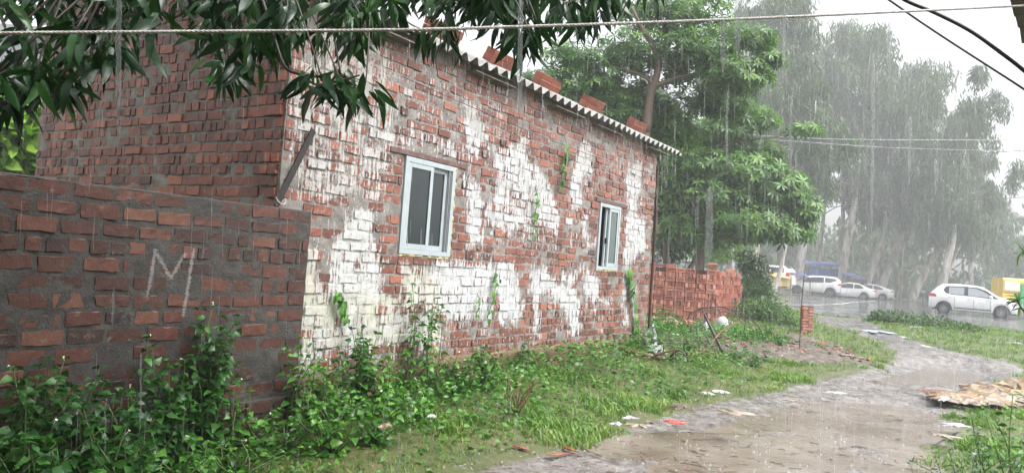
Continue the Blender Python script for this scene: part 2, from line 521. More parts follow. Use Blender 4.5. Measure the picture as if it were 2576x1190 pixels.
def glass_mat(name, base, r=.03):
    t = NT(name); p = t.pos()
    n = t.noise(t.mapping(p, (3, 3, 1)), 1, 3)
    col = t.ramp(n, [(.3, tuple(v * .8 for v in base)), (.7, tuple(v * 1.3 for v in base))])
    return t.surf(t.bsdf(col, r, None, .6))
def soil_mat():
    t = NT('dark_rubble_soil'); n = t.noise(t.pos(), 9, 6, .75)
    return t.surf(t.bsdf(t.ramp(n, [(.35, (.05, .04, .03)), (.5, (.12, .095, .075)), (.62, (.22, .18, .15)), (.72, (.34, .31, .27))]), .5, t.bump(n, .05)))
M['soil'] = soil_mat()
M['glass'] = glass_mat('window_glass', (.022, .030, .030))
M['glass_frost'] = glass_mat('misted_window_glass', (.09, .115, .11), .25)

# ------------------------------------------------------------------ ground
ROADZ = 0.55
def H0(x, y):
    x = np.asarray(x, float); y = np.asarray(y, float)
    s = (x - OO[0]) * UU[0] + (y - OO[1]) * UU[1]; n = (x - OO[0]) * NN[0] + (y - OO[1]) * NN[1]
    h = ROADZ * sstep(7, 22, y)
    return h + .20 * sstep(1.9, .2, n) * sstep(-1, 3.0, s) * sstep(11, 7.5, s)
def gpt(x, y):
    """where the pixel ray meets the ground"""
    d = ray(x, y); z = 0.2
    for _ in range(30):
        p = CAM + d * (z - CAM[2]) / d[2]
        z = .5 * z + .5 * float(H0(p[0], p[1]))
    return p
def gpoly(P): return [tuple(gpt(*q)[:2]) for q in P]
MUD = gpoly([(1000, 1240), (1180, 1182), (1300, 1150), (1400, 1128), (1500, 1100), (1620, 1062), (1750, 1022), (1880, 992), (2050, 958), (2190, 925), (2250, 900),
             (2215, 862), (2140, 835), (2050, 815), (2040, 790), (2170, 802), (2230, 835), (2330, 868), (2400, 884), (2500, 900), (2576, 925), (2590, 945),
             (2500, 962), (2470, 985), (2600, 990), (2590, 1020), (2480, 1020), (2410, 1055), (2430, 1095), (2335, 1135), (2390, 1185), (2420, 1300), (1000, 1300)])
PUDA = gpoly([(1480, 1126), (1560, 1098), (1680, 1088), (1760, 1092), (1850, 1062), (1930, 1030), (2050, 1006), (2180, 1000), (2300, 1018), (2385, 1045), (2400, 1085),
              (2330, 1125), (2340, 1180), (2360, 1300), (1700, 1300), (1640, 1190), (1590, 1160), (1530, 1150)])
PUDB = gpoly([(2215, 925), (2300, 895), (2420, 903), (2550, 932), (2490, 956), (2420, 972), (2290, 962), (2190, 955)])
ROAD = [tuple(atz(x, y, ROADZ)[:2]) for x, y in ((1500, 752), (1800, 763), (1960, 771), (2049, 788), (2172, 801), (2300, 808), (2400, 814), (2518, 826), (2576, 834), (2700, 852),
         (2700, 797), (2576, 784), (2400, 765), (2240, 751), (2100, 745), (2000, 741), (1800, 722))]
ZA = float(H0(*PUDA[2])) + .012
ZB = float(min([H0(*q) for q in PUDB])) - .012
def groundH(x, y):
    h = H0(x, y)
    m = sstep(-.15, .25, polydist(MUD, x, y))
    r = sstep(-.5, .3, polydist(ROAD, x, y))
    bumps = (fbm(x * 2.6, y * 2.6, 3) - .5) * .07 + (fbm(x * 9 + 5, y * 9, 3) - .5) * .035
    h = h + (1 - r) * ((1 - m) * (fbm(x * .8, y * .8, 3) - .5) * .10 + m * bumps)
    pa = sstep(-.12, .30, polydist(PUDA, x, y)); pb = sstep(-.2, .45, polydist(PUDB, x, y))
    h = h * (1 - pa) + pa * (ZA - .017 + (fbm(x * 2.1 + 9, y * 2.1, 4) - .5) * .075 + (fbm(x * 12, y * 12, 2) - .5) * .015)
    h = h * (1 - pb) + pb * (ZB - .03 + (fbm(x * 1.7 + 3, y * 1.7, 4) - .5) * .07)
    h = h * (1 - r) + r * (ROADZ + (fbm(x * .5, y * .5, 2) - .5) * .03)
    return h, m, np.maximum(pa, pb), r
def axis(lo, hi, a, b, fine, grow=1.09):
    v = list(np.arange(a, b, fine)); st = fine
    while v[-1] < hi: st *= grow; v.append(v[-1] + st)
    st = fine; w = [a]
    while w[-1] > lo: st *= grow; w.append(w[-1] - st)
    return np.array(w[:0:-1] + v)
gx = axis(-130, 150, -1.0, 8.5, .035, 1.07); gy = axis(-60, 190, 4.3, 13.5, .04, 1.045)
GX, GY = np.meshgrid(gx, gy)
gh, gm, gp, gr = groundH(GX.ravel(), GY.ravel())
nx, ny = len(gx), len(gy)
idx = np.arange(nx * ny).reshape(ny, nx)
gF = np.stack([idx[:-1, :-1].ravel(), idx[:-1, 1:].ravel(), idx[1:, 1:].ravel(), idx[1:, :-1].ravel()], 1)
def ground_mat():
    t = NT('wet_ground'); p = t.pos()
    m = t.attr('mud'); w = t.attr('pud'); r = t.attr('road')
    n1 = t.noise(p, 1.6, 6, .65); n2 = t.noise(p, 22, 5, .7); n3 = t.noise(p, 7, 4, .7)
    soil = t.ramp(t.math('ADD', t.math('MULTIPLY', n1, .5), t.math('MULTIPLY', n3, .5)), [(.35, (.05, .07, .025)), (.5, (.095, .11, .04)), (.65, (.15, .125, .075))])
    mud = t.ramp(t.math('ADD', t.math('MULTIPLY', n3, .55), t.math('MULTIPLY', n2, .45)), [(.36, (.085, .075, .068)), (.5, (.18, .165, .155)), (.64, (.31, .295, .285))])
    road = t.ramp(n2, [(.3, (.10, .10, .10)), (.7, (.17, .168, .165))])
    mm = t.step(t.math('ADD', m, t.math('MULTIPLY', t.math('SUBTRACT', n3, .5), .9)), .35, .62)
    col = t.mix(mm, soil, mud)
    col = t.mix(t.step(r, .3, .7), col, road)
    wetm = t.math('MULTIPLY', mm, t.step(n1, .35, .6))
    rough = t.math('SUBTRACT', .42, t.math('MULTIPLY', wetm, .29))
    rough = t.math('SUBTRACT', rough, t.math('MULTIPLY', t.step(r, .3, .7), .42), clamp=True)
    bm = t.bump(t.math('ADD', n2, t.math('MULTIPLY', n3, .6)), .007, .8)
    return t.surf(t.bsdf(col, rough, bm, .5))
M['ground'] = ground_mat()
g = obj('ground', np.stack([GX.ravel(), GY.ravel(), gh], 1), gF, M['ground'], smooth=True, attrs={'mud': gm, 'pud': gp, 'road': gr}, center=False)
props(g, kind='structure')
def water_mat(name, c1, c2, r):
    t = NT(name); p = t.pos()
    n1 = t.noise(p, 1.1, 5, .6); n2 = t.noise(p, 45, 3, .6); n3 = t.noise(p, 14, 3)
    v = t.math('SINE', t.math('MULTIPLY', t.voro(p, 8.0), 60.0))
    vfar = t.step(t.voro(p, 8.0), .35, .1)
    hgt = t.math('ADD', t.math('ADD', t.math('MULTIPLY', n2, .7), n3), t.math('MULTIPLY', t.math('MULTIPLY', v, vfar), 1.3))
    col = t.ramp(n1, [(.35, c1), (.65, c2)])
    return t.surf(t.bsdf(col, r, t.bump(hgt, .0040), .8))
M['puddle'] = water_mat('muddy_water', (.17, .135, .105), (.28, .245, .215), .06)
M['puddle2'] = water_mat('pale_water', (.17, .14, .12), (.24, .21, .18), .06)
for poly, z, m_, nm in ((PUDA, ZA, 'puddle', 'puddle'), (PUDB, ZB, 'puddle2', 'puddle')):
    P = np.array(poly); c = P.mean(0); Q = c + (P - c) * 1.03
    V = [(c[0], c[1], z)] + [(a, b, z) for a, b in Q]
    props(obj(nm, V, [(0, i + 1, (i + 1) % len(Q) + 1) for i in range(len(Q))], M[m_]), kind='structure')
# road sheet edge: painted line
def strip(P, w, z, lift=.004):
    P = spline(np.array(P), 6); T = np.gradient(P, axis=0); T /= np.linalg.norm(T, axis=1)[:, None]
    Nn_ = np.stack([-T[:, 1], T[:, 0]], 1)
    A = P + Nn_ * w / 2; B = P - Nn_ * w / 2
    V = [(*a, z) for a in A] + [(*b, z) for b in B]; n = len(P)
    return V, [(i, i + 1, n + i + 1, n + i) for i in range(n - 1)]
V_, F_ = strip([atz(x, y, ROADZ)[:2] for x, y in ((1900, 768), (1980, 767), (2060, 767), (2110, 765), (2150, 760), (2200, 757))], .16, ROADZ + .035)
V_ = [(a, b, float(groundH(np.array([a]), np.array([b]))[0][0]) + .012) for a, b, c in V_]
props(obj('road_marking', V_, F_, simple('worn_road_paint', (.55, .55, .53), .4)), kind='structure')

# ------------------------------------------------------------------ whitewash on the facade (polygons in source pixels of the photograph, carried over to wall coordinates)
def spoly(P): return [onwall(x / 1.58385, y / 1.58385) for x, y in P]
PAINT = [
 ([(1180, 60), (1560, 60), (1600, 620), (1500, 800), (1200, 830), (1130, 500), (1150, 300)], .64, .12),
 ([(1560, 60), (2050, 200), (2000, 700), (1600, 620)], .46, 0),
 ([(2000, 300), (2560, 560), (2560, 640), (2100, 480)], .40, 0),
 ([(1860, 380), (1925, 420), (1930, 600), (1890, 680), (1860, 640)], .85, 0),
 ([(1850, 700), (1915, 730), (1925, 965), (1850, 965)], .95, 0),
 ([(1480, 640), (1590, 600), (1560, 1000), (1500, 1000)], .33, 0),
 ([(2070, 515), (1965, 610), (1980, 710), (1935, 800), (1915, 860), (1930, 900), (2030, 960), (2140, 900), (2230, 950), (2225, 740), (2105, 640), (2105, 515)], .80, 0),
 ([(1920, 860), (2240, 920), (2240, 1010), (1930, 1010)], .50, 0),
 ([(2335, 550), (2365, 580), (2370, 680), (2325, 710), (2315, 830), (2275, 840), (2275, 690), (2300, 620), (2310, 580)], .95, 0),
 ([(2370, 600), (2500, 610), (2500, 680), (2400, 660)], .52, 0),
 ([(2500, 640), (2560, 650), (2540, 900), (2530, 960), (2495, 960), (2500, 800), (2490, 720)], .9, 0),
 ([(2540, 620), (2612, 640), (2605, 760), (2555, 720)], .45, 0),
 ([(2320, 830), (2350, 840), (2345, 960), (2320, 950)], .85, 0),
 ([(2330, 905), (2350, 905), (2350, 1000), (2330, 1000)], .9, 0),
 ([(2361, 945), (2374, 945), (2374, 990), (2361, 990)], 1.0, 0),
 ([(2268, 840), (2296, 840), (2290, 1000), (2270, 1000)], .62, 0),
 ([(2490, 850), (2575, 850), (2575, 1010), (2540, 1030), (2500, 1080), (2500, 1300), (2478, 1300), (2475, 1030), (2490, 950)], .88, 0),
 ([(2518, 1130), (2540, 1140), (2537, 1280), (2520, 1270)], .9, 0),
 ([(1700, 1090), (1740, 1045), (1800, 1025), (1990, 1045), (2050, 1035), (2070, 1100), (2080, 1200), (2060, 1290), (1960, 1280), (1880, 1270), (1850, 1280), (1790, 1300), (1700, 1260)], .95, 0),
 ([(2115, 1065), (2180, 1065), (2200, 1110), (2290, 1130), (2300, 1180), (2270, 1200), (2155, 1180), (2150, 1330), (2120, 1330), (2112, 1180)], .92, 0),
 ([(2215, 1130), (2290, 1130), (2315, 1210), (2310, 1345), (2260, 1345), (2255, 1240), (2215, 1200)], .97, 0),
 ([(2245, 1110), (2330, 1045), (2335, 1085), (2270, 1140)], .85, 0),
 ([(2330, 1080), (2350, 1070), (2388, 1120), (2385, 1180), (2370, 1240), (2355, 1240), (2350, 1180), (2320, 1180)], .92, 0),
 ([(2385, 1190), (2440, 1170), (2440, 1220), (2400, 1230), (2365, 1240), (2370, 1290), (2358, 1290)], .8, 0),
 ([(1380, 830), (1430, 822), (1485, 830), (1478, 950), (1500, 990), (1535, 1060), (1545, 1190), (1520, 1270), (1440, 1270), (1300, 1260), (1290, 1080), (1320, 1020), (1360, 980), (1355, 870)], .96, .12),
 ([(1190, 950), (1270, 960), (1285, 1020), (1260, 1100), (1300, 1260), (1240, 1500), (1160, 1420), (1165, 1200), (1180, 1030)], .84, .5),
 ([(1180, 1150), (1600, 1170), (1620, 1260), (1750, 1260), (1785, 1360), (1700, 1380), (1500, 1380), (1380, 1400), (1270, 1430), (1200, 1350)], .88, .5),
 ([(1600, 1040), (1700, 1050), (1740, 1200), (1600, 1250)], .86, .5),
]
PAINT = [(spoly(p), v, c) for p, v, c in PAINT]
BARE = [spoly(p) for p in ([(1530, 1050), (1575, 1055), (1575, 1180), (1530, 1150)], [(1325, 860), (1375, 850), (1360, 960), (1300, 960), (1290, 880)], [(2360, 690), (2480, 720), (2480, 830), (2350, 830), (2340, 740)],
        [(2230, 850), (2262, 850), (2262, 1040), (2230, 1040)], [(2180, 700), (2272, 720), (2262, 1000), (2238, 900)], [(1970, 1160), (1985, 1160), (1985, 1290), (1965, 1290)])]
cs, cz = np.arange(-.3, 7.6, .025), np.arange(-.4, 3.7, .025)
CS, CZg = np.meshgrid(cs, cz)
cov = np.full(CS.shape, .10); cream = np.zeros(CS.shape)
jx = (fbm(CS * 4, CZg * 4, 3) - .5) * .22; jz = (fbm(CS * 4 + 31, CZg * 4 + 7, 3) - .5) * .18
for p, v, c in PAINT:
    d = polydist(p, CS + jx, CZg + jz)
    k = sstep(-.15, .12, d)
    cov = np.maximum(cov, v * k); cream = np.maximum(cream, c * k)
for p in BARE:
    k = sstep(-.05, .04, polydist(p, CS + jx, CZg + jz)); cov = cov * (1 - .85 * k)
dripc = cov.copy()
for h_ in range(1, 27):
    sh = np.roll(cov, -h_, axis=0); sh[-h_:] = 0
    dripc = np.maximum(dripc, np.minimum(sh, .9) * (.62 - .017 * h_))
cov = dripc * .86
grime = sstep(2.55, 3.0, CZg) * .75 + sstep(1.6, .2, CS) * sstep(1.5, 2.0, CZg) * .55
grime = np.clip(grime, 0, 1) * np.ones(CS.shape)
def samp(A, s, z):
    i = np.clip(((np.asarray(s) + .3) / .025).round().astype(int), 0, len(cs) - 1)
    j = np.clip(((np.asarray(z) + .4) / .025).round().astype(int), 0, len(cz) - 1)
    return A[j, i]

# ------------------------------------------------------------------ bricks
def brick_geo(L, Hh, D, rng, chip=.004, bev=.006):
    """front face in local (a along wall, b up, c outwards); front at c=0"""
    nxx, nzz = (6, 3) if L > .15 else (4, 3)
    V = []; P = []
    ax_ = np.linspace(-L / 2, L / 2, nxx); bz = np.linspace(-Hh / 2, Hh / 2, nzz)
    for j in range(nzz):
        for i in range(nxx):
            edge = i in (0, nxx - 1) or j in (0, nzz - 1)
            a, b = ax_[i], bz[j]
            if edge:
                a -= np.sign(a) * bev * (1 if i in (0, nxx - 1) else 0); b -= np.sign(b) * bev * (1 if j in (0, nzz - 1) else 0)
            V.append((a + rng.normal() * chip * .45, b + rng.normal() * chip * .35, rng.normal() * chip * .12))
    gi = lambda i, j: j * nxx + i
    per = [gi(i, 0) for i in range(nxx)] + [gi(nxx - 1, j) for j in range(1, nzz)] + [gi(i, nzz - 1) for i in range(nxx - 2, -1, -1)] + [gi(0, j) for j in range(nzz - 2, 0, -1)]
    F = [(gi(i, j), gi(i + 1, j), gi(i + 1, j + 1), gi(i, j + 1)) for j in range(nzz - 1) for i in range(nxx - 1)]
    n0 = len(V)
    for q in per:
        i, j = q % nxx, q // nxx
        corner = (i in (0, nxx - 1)) and (j in (0, nzz - 1))
        k = 1 if not corner else .96
        big = rng.random() < .12
        sh = rng.random() * chip * (3.0 if big else 1.0)
        a, b = ax_[i], bz[j]
        a = (abs(a) - (sh if i in (0, nxx - 1) else 0)) * np.sign(a) * k; b = (abs(b) - (sh if j in (0, nzz - 1) else 0)) * np.sign(b) * k
        V.append((a, b, -bev - rng.random() * .003))
    m = len(per)
    for r_ in range(m):
        r2 = (r_ + 1) % m
        F.append((per[r_], n0 + r_, n0 + r2, per[r2]))
    n1 = len(V)
    for r_ in range(m):
        a, b, c = V[n0 + r_]; V.append((a, b, -D))
    for r_ in range(m):
        r2 = (r_ + 1) % m
        F.append((n0 + r_, n1 + r_, n1 + r2, n0 + r2))
    return np.array(V), F
def lay(s0, s1, z0, z1, ch, rng, holes=(), Ls=(.222,), Lh=.106, joint=.014, phead=.35, rowhead=.25, top=None, jz=.004, hf=.85):
    out = []
    nrow = int(round((z1 - z0) / ch))
    for r_ in range(nrow):
        za = z0 + r_ * ch; zc = za + ch / 2
        iv = [(s0, s1)]
        for (h0, h1, hz0, hz1) in holes:
            if za + ch * .5 > hz0 and za + ch * .5 < hz1:
                nv = []
                for a, b in iv:
                    if h0 > a and h1 < b: nv += [(a, h0), (h1, b)]
                    else: nv.append((a, b))
                iv = nv
        head = rng.random() < rowhead
        for a, b in iv:
            s = a + (0 if rng.random() < .5 else -.06) if a == s0 and False else a
            first = True
            while s < b - .03:
                L = Lh if (head or rng.random() < phead * .5) else Ls[0]
                if first and r_ % 2: L = Lh
                first = False
                L *= 1 + rng.normal() * .04
                if rng.random() < .05: L *= .72
                if s + L > b - .05: L = b - s
                if top is None or zc < top(s + L / 2) - ch * .3:
                    out.append((s + L / 2, zc + rng.normal() * jz * .5, L - joint * (1 + rng.normal() * .2), ch * hf + rng.normal() * jz))
                s += L
    return out
def set_bricks(parent, bricks, origin, ax, nrm, matl, rng, n_single, depth=.05, jn=.005, chip=.005, use_cov=False, extra=None, name='brick', stuffname='brickwork'):
    """n_single nearest bricks as their own objects, rest joined"""
    items = []
    for (s, z, L, Hh) in bricks:
        c = origin + ax * s + np.array([0, 0, z])
        items.append((float(np.linalg.norm(c - CAM)) / math.sqrt(L), c, s, z, L, Hh))
    items.sort(key=lambda q: q[0])
    big = MB(); A = {'btone': [], 'cov': [], 'cream': [], 'grime': []}
    up = np.array([0, 0, 1.0])
    for k, (_, c, s, z, L, Hh) in enumerate(items):
        v, f = brick_geo(L, Hh, depth, rng, chip)
        th = rng.normal() * .022
        a = v[:, 0] * math.cos(th) - v[:, 1] * math.sin(th); b = v[:, 0] * math.sin(th) + v[:, 1] * math.cos(th)
        off = rng.normal() * jn + (extra(s, z, rng) if extra else 0)
        cc = v[:, 2] + off + a * rng.normal() * .006
        Wv = c + a[:, None] * ax + b[:, None] * up + cc[:, None] * nrm
        tone = np.clip(rng.normal(.5, .24), 0, 1)
        at = {'btone': np.full(len(v), tone)}
        if use_cov:
            rc = rng.normal() * .08
            at['cov'] = np.clip(samp(cov, s + a, z + b) + rc, 0, 1.1)
            at['cream'] = samp(cream, s + a, z + b); at['grime'] = samp(grime, s + a, z + b)
        if k < n_single:
            flip = np.cross(ax, up) @ nrm < 0
            ff = [q[::-1] for q in f] if flip else f
            obj(name, Wv, ff, matl, parent, attrs=at)
        else:
            flip = np.cross(ax, up) @ nrm < 0
            big.add(Wv, [q[::-1] for q in f] if flip else f)
            for kk in at: A[kk].append(at[kk])
    if big.n:
        o = big.build(stuffname, matl, parent, attrs={k_: np.concatenate(v_) for k_, v_ in A.items() if v_})
        o['kind'] = 'stuff'

# ------------------------------------------------------------------ the brick house
FL, LL, EZ = 7.22, 3.86, 3.37
SLOPE = math.tan(rad(24.5))
WIN = [(1.372, 2.113, 1.455, 2.345), (5.345, 6.005, 1.445, 2.35)]
house = empty('brick_house', W(0, 0, -1), 'small red brick house with splashed whitewash on its front and a corrugated roof', 'house')
rng = np.random.default_rng(3)
topf = lambda s: EZ - .04
fb = lay(0.0, FL, .455, 3.37, .0895, rng, holes=[(w[0] - .02, w[1] + .02, w[2] - .02, w[3] + .05) for w in WIN], top=lambda s: 3.46, phead=.3, rowhead=.12, joint=.011, jz=.005)
lb = lay(.03, LL, 1.17, 5.2, .0895, rng, top=lambda s: EZ + .09 + s * SLOPE, phead=.5, rowhead=.45, joint=.010, hf=.87, jz=.004)
AXL = -NN  # along the left face, away from the lane
front_items = [('f', *q) for q in fb]; side_items = [('l', *q) for q in lb]
def dist_of(q):
    c = W(q[1], q[2]) if q[0] == 'f' else OO + AXL * q[1] + np.array([0, 0, q[2]])
    d = c - CAM; cosv = abs(d @ (NN if q[0] == 'f' else UU)) / np.linalg.norm(d)
    x = FPX * (d @ _r) / (d @ _f); y = FPX * (d @ _u) / (d @ _f)
    inside = abs(x) < 1290 and -600 < y < 600 and not (q[0] == 'l' and q[2] < 1.75 - .0)
    return (0 if inside else 50) + np.linalg.norm(d) / math.sqrt(q[3] * max(cosv, .1) / .2)
allq = sorted(front_items + side_items, key=dist_of)
sel = allq[:300]
nf = [q[1:] for q in sel if q[0] == 'f']; nl = [q[1:] for q in sel if q[0] == 'l']
rf = [q[1:] for q in allq[300:] if q[0] == 'f']; rl = [q[1:] for q in allq[300:] if q[0] == 'l']
kw = dict(use_cov=True, jn=.005, chip=.007)
set_bricks(house, nf, OO, UU, NN, M['brick'], rng, 999, **kw)
set_bricks(house, rf, OO, UU, NN, M['brick'], rng, 0, stuffname='front_brickwork', **kw)
tooth = lambda s, z, r_: (.02 if s < .25 and r_.random() < .5 else 0)
kl = dict(jn=.006, chip=.0075, extra=tooth)
set_bricks(house, nl, OO, AXL, -UU, M['brick_side'], rng, 999, **kl)
set_bricks(house, rl, OO, AXL, -UU, M['brick_side'], rng, 0, stuffname='side_brickwork', **kl)
def mortar_panel(name, origin, ax, nrm, s0, s1, z0, z1, ds, dz, matl, off, amp, holes=(), top=None, use_cov=False):
    S = np.arange(s0, s1 + ds * .5, ds); Z = np.arange(z0, z1 + dz * .5, dz)
    SS, ZZ = np.meshgrid(S, Z)
    if top is not None: ZZ = np.minimum(ZZ, top(SS))
    n_ = off + (fbm(SS * 14, ZZ * 14, 3) - .5) * amp * 2 + (fbm(SS * 3 + 8, ZZ * 3, 2) - .5) * amp
    V = origin + SS[..., None] * ax + ZZ[..., None] * np.array([0, 0, 1.0]) + n_[..., None] * nrm
    id_ = np.arange(SS.size).reshape(SS.shape)
    q = np.stack([id_[:-1, :-1], id_[:-1, 1:], id_[1:, 1:], id_[1:, :-1]], -1)
    cs_ = (SS[:-1, :-1] + ds / 2); cz_ = (ZZ[:-1, :-1] + ZZ[1:, 1:]) / 2
    keep = np.ones(cs_.shape, bool)
    for (a, b, c, d) in holes: keep &= ~((cs_ > a) & (cs_ < b) & (cz_ > c) & (cz_ < d))
    q = q[keep]
    if np.cross(ax, [0, 0, 1.0]) @ nrm < 0: q = q[:, ::-1]
    at = {'cov': np.clip(samp(cov, SS, ZZ).ravel() - .06, 0, 1), 'cream': samp(cream, SS, ZZ).ravel(), 'grime': np.clip(samp(grime, SS, ZZ).ravel() + .25, 0, 1)} if use_cov else None
    return obj(name, V.reshape(-1, 3), q.reshape(-1, 4).astype(np.int32), matl, house if name != 'wall_mortar' else lowwall, smooth=True, attrs=at)
mortar_panel('front_mortar', OO, UU, NN, 0, FL - .004, .40, 3.435, .0195, .0195, M['mortar'], -.0050, .0095, holes=[(w[0] - .004, w[1] + .004, w[2] - .004, w[3] + .004) for w in WIN], use_cov=True)
mortar_panel('side_mortar', OO, AXL, -UU, .004, LL, 0, 5.4, .03, .03, M['mortar_side'], -.0080, .010, top=lambda s: EZ + .05 + s * SLOPE)
# walls behind the brick skins
T = .20
def wallbox(mb, s0, s1, z0, z1, n0, n1):
    mb.box(W((s0 + s1) / 2, (z0 + z1) / 2, (n0 + n1) / 2), UU * (s1 - s0) / 2, NN * (n1 - n0) / 2, (0, 0, (z1 - z0) / 2))
mb = MB()
xs = [0.03, WIN[0][0] - .02, WIN[0][1] + .02, WIN[1][0] - .02, WIN[1][1] + .02, FL - .003]
for i in range(5):
    if i % 2 == 0: wallbox(mb, xs[i], xs[i + 1], -.3, 3.44, -T, -.035)
    else:
        w = WIN[i // 2]
        wallbox(mb, xs[i], xs[i + 1], -.3, w[2] - .012, -T, -.035); wallbox(mb, xs[i], xs[i + 1], w[3] + .012, 3.44, -T, -.035)
mb.build('front_wall', M['mortar_side'], house)
def gable(name, s0, s1, matl):
    P = [(-.036, -.3), (-.036, 3.33), (-LL, 3.33 + LL * SLOPE), (-LL, -.3)]
    V = [W(s0, z, n) for n, z in P] + [W(s1, z, n) for n, z in P]
    obj(name, V, [(0, 1, 2, 3), (7, 6, 5, 4), (0, 4, 5, 1), (1, 5, 6, 2), (2, 6, 7, 3), (3, 7, 4, 0)], matl, house)
gable('side_wall', .035, T, M['dark_inside']); gable('side_wall', FL - T, FL - .004, M['brick_side'])
mb = MB(); wallbox(mb, T + .001, FL - T - .001, -.3, 4.9, -LL, -LL + T); mb.build('back_wall', M['dark_inside'], house)
mb = MB(); wallbox(mb, T + .001, FL - T - .001, -.2, .5, -LL + T + .001, -T - .001); mb.build('floor', M['dark_inside'], house)
# plinth with moss
S = np.arange(0.28, FL + .02, .06); Zp = np.array([-.3, 0, .15, .3, .40, .455, .462, .462])
V = []
for j, z in enumerate(Zp):
    for s in S:
        n_ = .030 + (fbm(s * 3, z * 6, 3) - .5) * .03
        if j == 6: n_ = .012
        if j == 7: n_ = -.03
        V.append(W(s, z + (fbm(s * 2.2, 3, 3) - .5) * .10 * (z > .35) + (j == 6) * .004, n_))
nS = len(S)
obj('plinth', V, [(j * nS + i, j * nS + i + 1, (j + 1) * nS + i + 1, (j + 1) * nS + i) for j in range(len(Zp) - 1) for i in range(nS - 1)], M['plinth'], house, smooth=True)
# corner bricks of the far end are covered by the skin ends
# lintels
def bar(mb, s0, s1, z0, z1, n0, n1, mi=0):
    mb.box(W((s0 + s1) / 2, (z0 + z1) / 2, (n0 + n1) / 2), UU * (s1 - s0) / 2, NN * (n1 - n0) / 2, (0, 0, (z1 - z0) / 2), mi)
for s0, s1, z0 in ((1.16, 2.30, 2.354), (5.22, 6.22, 2.361)):
    mb = MB(); bar(mb, s0, s1, z0, z0 + .042, -.03, .012); mb.build('lintel', M['lintel'], house)
# windows
def window(w, kind):
    s0, s1, z0, z1 = w
    wd = obj('window', *(lambda m: (np.concatenate(m.V), m.F))(MB().box(W((s0 + s1) / 2, z0 + .0225, -.025), UU * (s1 - s0) / 2, NN * .037, (0, 0, .0225))
        .box(W((s0 + s1) / 2, z1 - .0225, -.025), UU * (s1 - s0) / 2, NN * .037, (0, 0, .0225))
        .box(W(s0 + .0225, (z0 + z1) / 2, -.0255), UU * .0225, NN * .037, (0, 0, (z1 - z0) / 2 - .0455))
        .box(W(s1 - .0225, (z0 + z1) / 2, -.0255), UU * .0225, NN * .037, (0, 0, (z1 - z0) / 2 - .0455))), M['white_metal'], house)
    def sash(a, b, n, gm):
        c, d = z0 + .047, z1 - .047
        m = MB()
        for q in ((a, a + .042, c, d), (b - .042, b, c, d)): bar(m, q[0], q[1], q[2], q[3], n - .012, n + .012)
        bar(m, a + .043, b - .043, c, c + .05, n - .012, n + .0115); bar(m, a + .043, b - .043, d - .042, d, n - .012, n + .0115)
        o = m.build('sash', M['white_metal'], wd)
        m = MB(); bar(m, a + .043, b - .043, c + .051, d - .043, n - .003, n + .003); m.build('pane', gm, wd)
        m = MB()
        for q in ((a + .044, a + .050), (b - .050, b - .044)): bar(m, q[0], q[1], c + .052, d - .044, n + .0035, n + .007)
        m.build('gasket', M['black_rubber'], wd)
    mid = (s0 + s1) / 2
    if kind == 0:
        sash(s0 + .047, mid + .035, -.004, M['glass']); sash(mid - .015, s1 - .085, -.036, M['glass'])
        m = MB(); bar(m, s1 - .083, s1 - .074, z0 + .047, z1 - .047, -.055, .005); bar(m, s1 - .060, s1 - .053, z0 + .047, z1 - .047, -.055, .004); m.build('track', M['chrome'], wd)
    else:
        sash(mid - .02, s1 - .050, -.004, M['glass_frost']); sash(mid - .07, s1 - .10, -.036, M['glass_frost'])
        m = MB(); bar(m, mid - .066, mid - .048, z0 + .36, z0 + .44, -.022, .002); m.build('latch', M['trim'], wd)
    # foam round the frame
    m = MB(); rr = np.random.default_rng(int(s0 * 100))
    for (a, b) in (((s1 + .012, z0), (s1 + .012, z1)), ((s0, z0 - .012), (s1, z0 - .014))):
        P = [W(a[0] + (b[0] - a[0]) * t + rr.normal() * .003, a[1] + (b[1] - a[1]) * t + rr.normal() * .003, -.004 + rr.normal() * .004) for t in np.linspace(0, 1, 34)]
        m.tube(P, np.abs(.011 + rr.normal(size=34) * .005), 6)
    m.build('foam_seal', M['foam'], house, smooth=True)
window(WIN[0], 0); window(WIN[1], 1)
# rooms behind the glass stay dark because the house is closed
# roof sheets
NOFF = .16; PITCHW = .175; AMP = .034
upv = np.array([0, 0, 1.0]); rdir = -NN * math.cos(rad(24.5)) + upv * math.sin(rad(24.5)); rn = NN * math.sin(rad(24.5)) + upv * math.cos(rad(24.5))
ZE = EZ + .035
def sheet(k, s0):
    n_c = 6.25
    ss = np.arange(0, n_c * PITCHW, PITCHW / 12); L = [0, .4, 1.3, 2.2, 3.1, 4.0, 4.3]
    lift = .007 * (k % 2)
    V = []; F = []
    jitter = RNG.normal() * .012
    for side in (0, 1):
        for l in L:
            for s in ss:
                h = AMP * math.cos(2 * math.pi * (s + s0) / PITCHW) + lift - side * .007
                V.append(W(s0 + s, ZE, NOFF + jitter) + rdir * l + rn * h)
    m = len(ss); q = len(L)
    for j in range(q - 1):
        for i in range(m - 1):
            a = j * m + i; F.append((a, a + 1, a + m + 1, a + m)); b = a + q * m; F.append((b + m, b + m + 1, b + 1, b))
    for i in range(m - 1):
        F.append((i + q * m, i + 1 + q * m, i + 1, i)); a = (q - 1) * m + i; F.append((a, a + 1, a + 1 + q * m, a + q * m))
    for j in range(q - 1):
        a = j * m; F.append((a, a + m, a + m + q * m, a + q * m)); a = j * m + m - 1; F.append((a + q * m, a + m + q * m, a + m, a))
    obj('roof_sheet', V, F, M['cement'], house, smooth=False)
for k in range(8): sheet(k, -.60 + k * 6 * PITCHW)
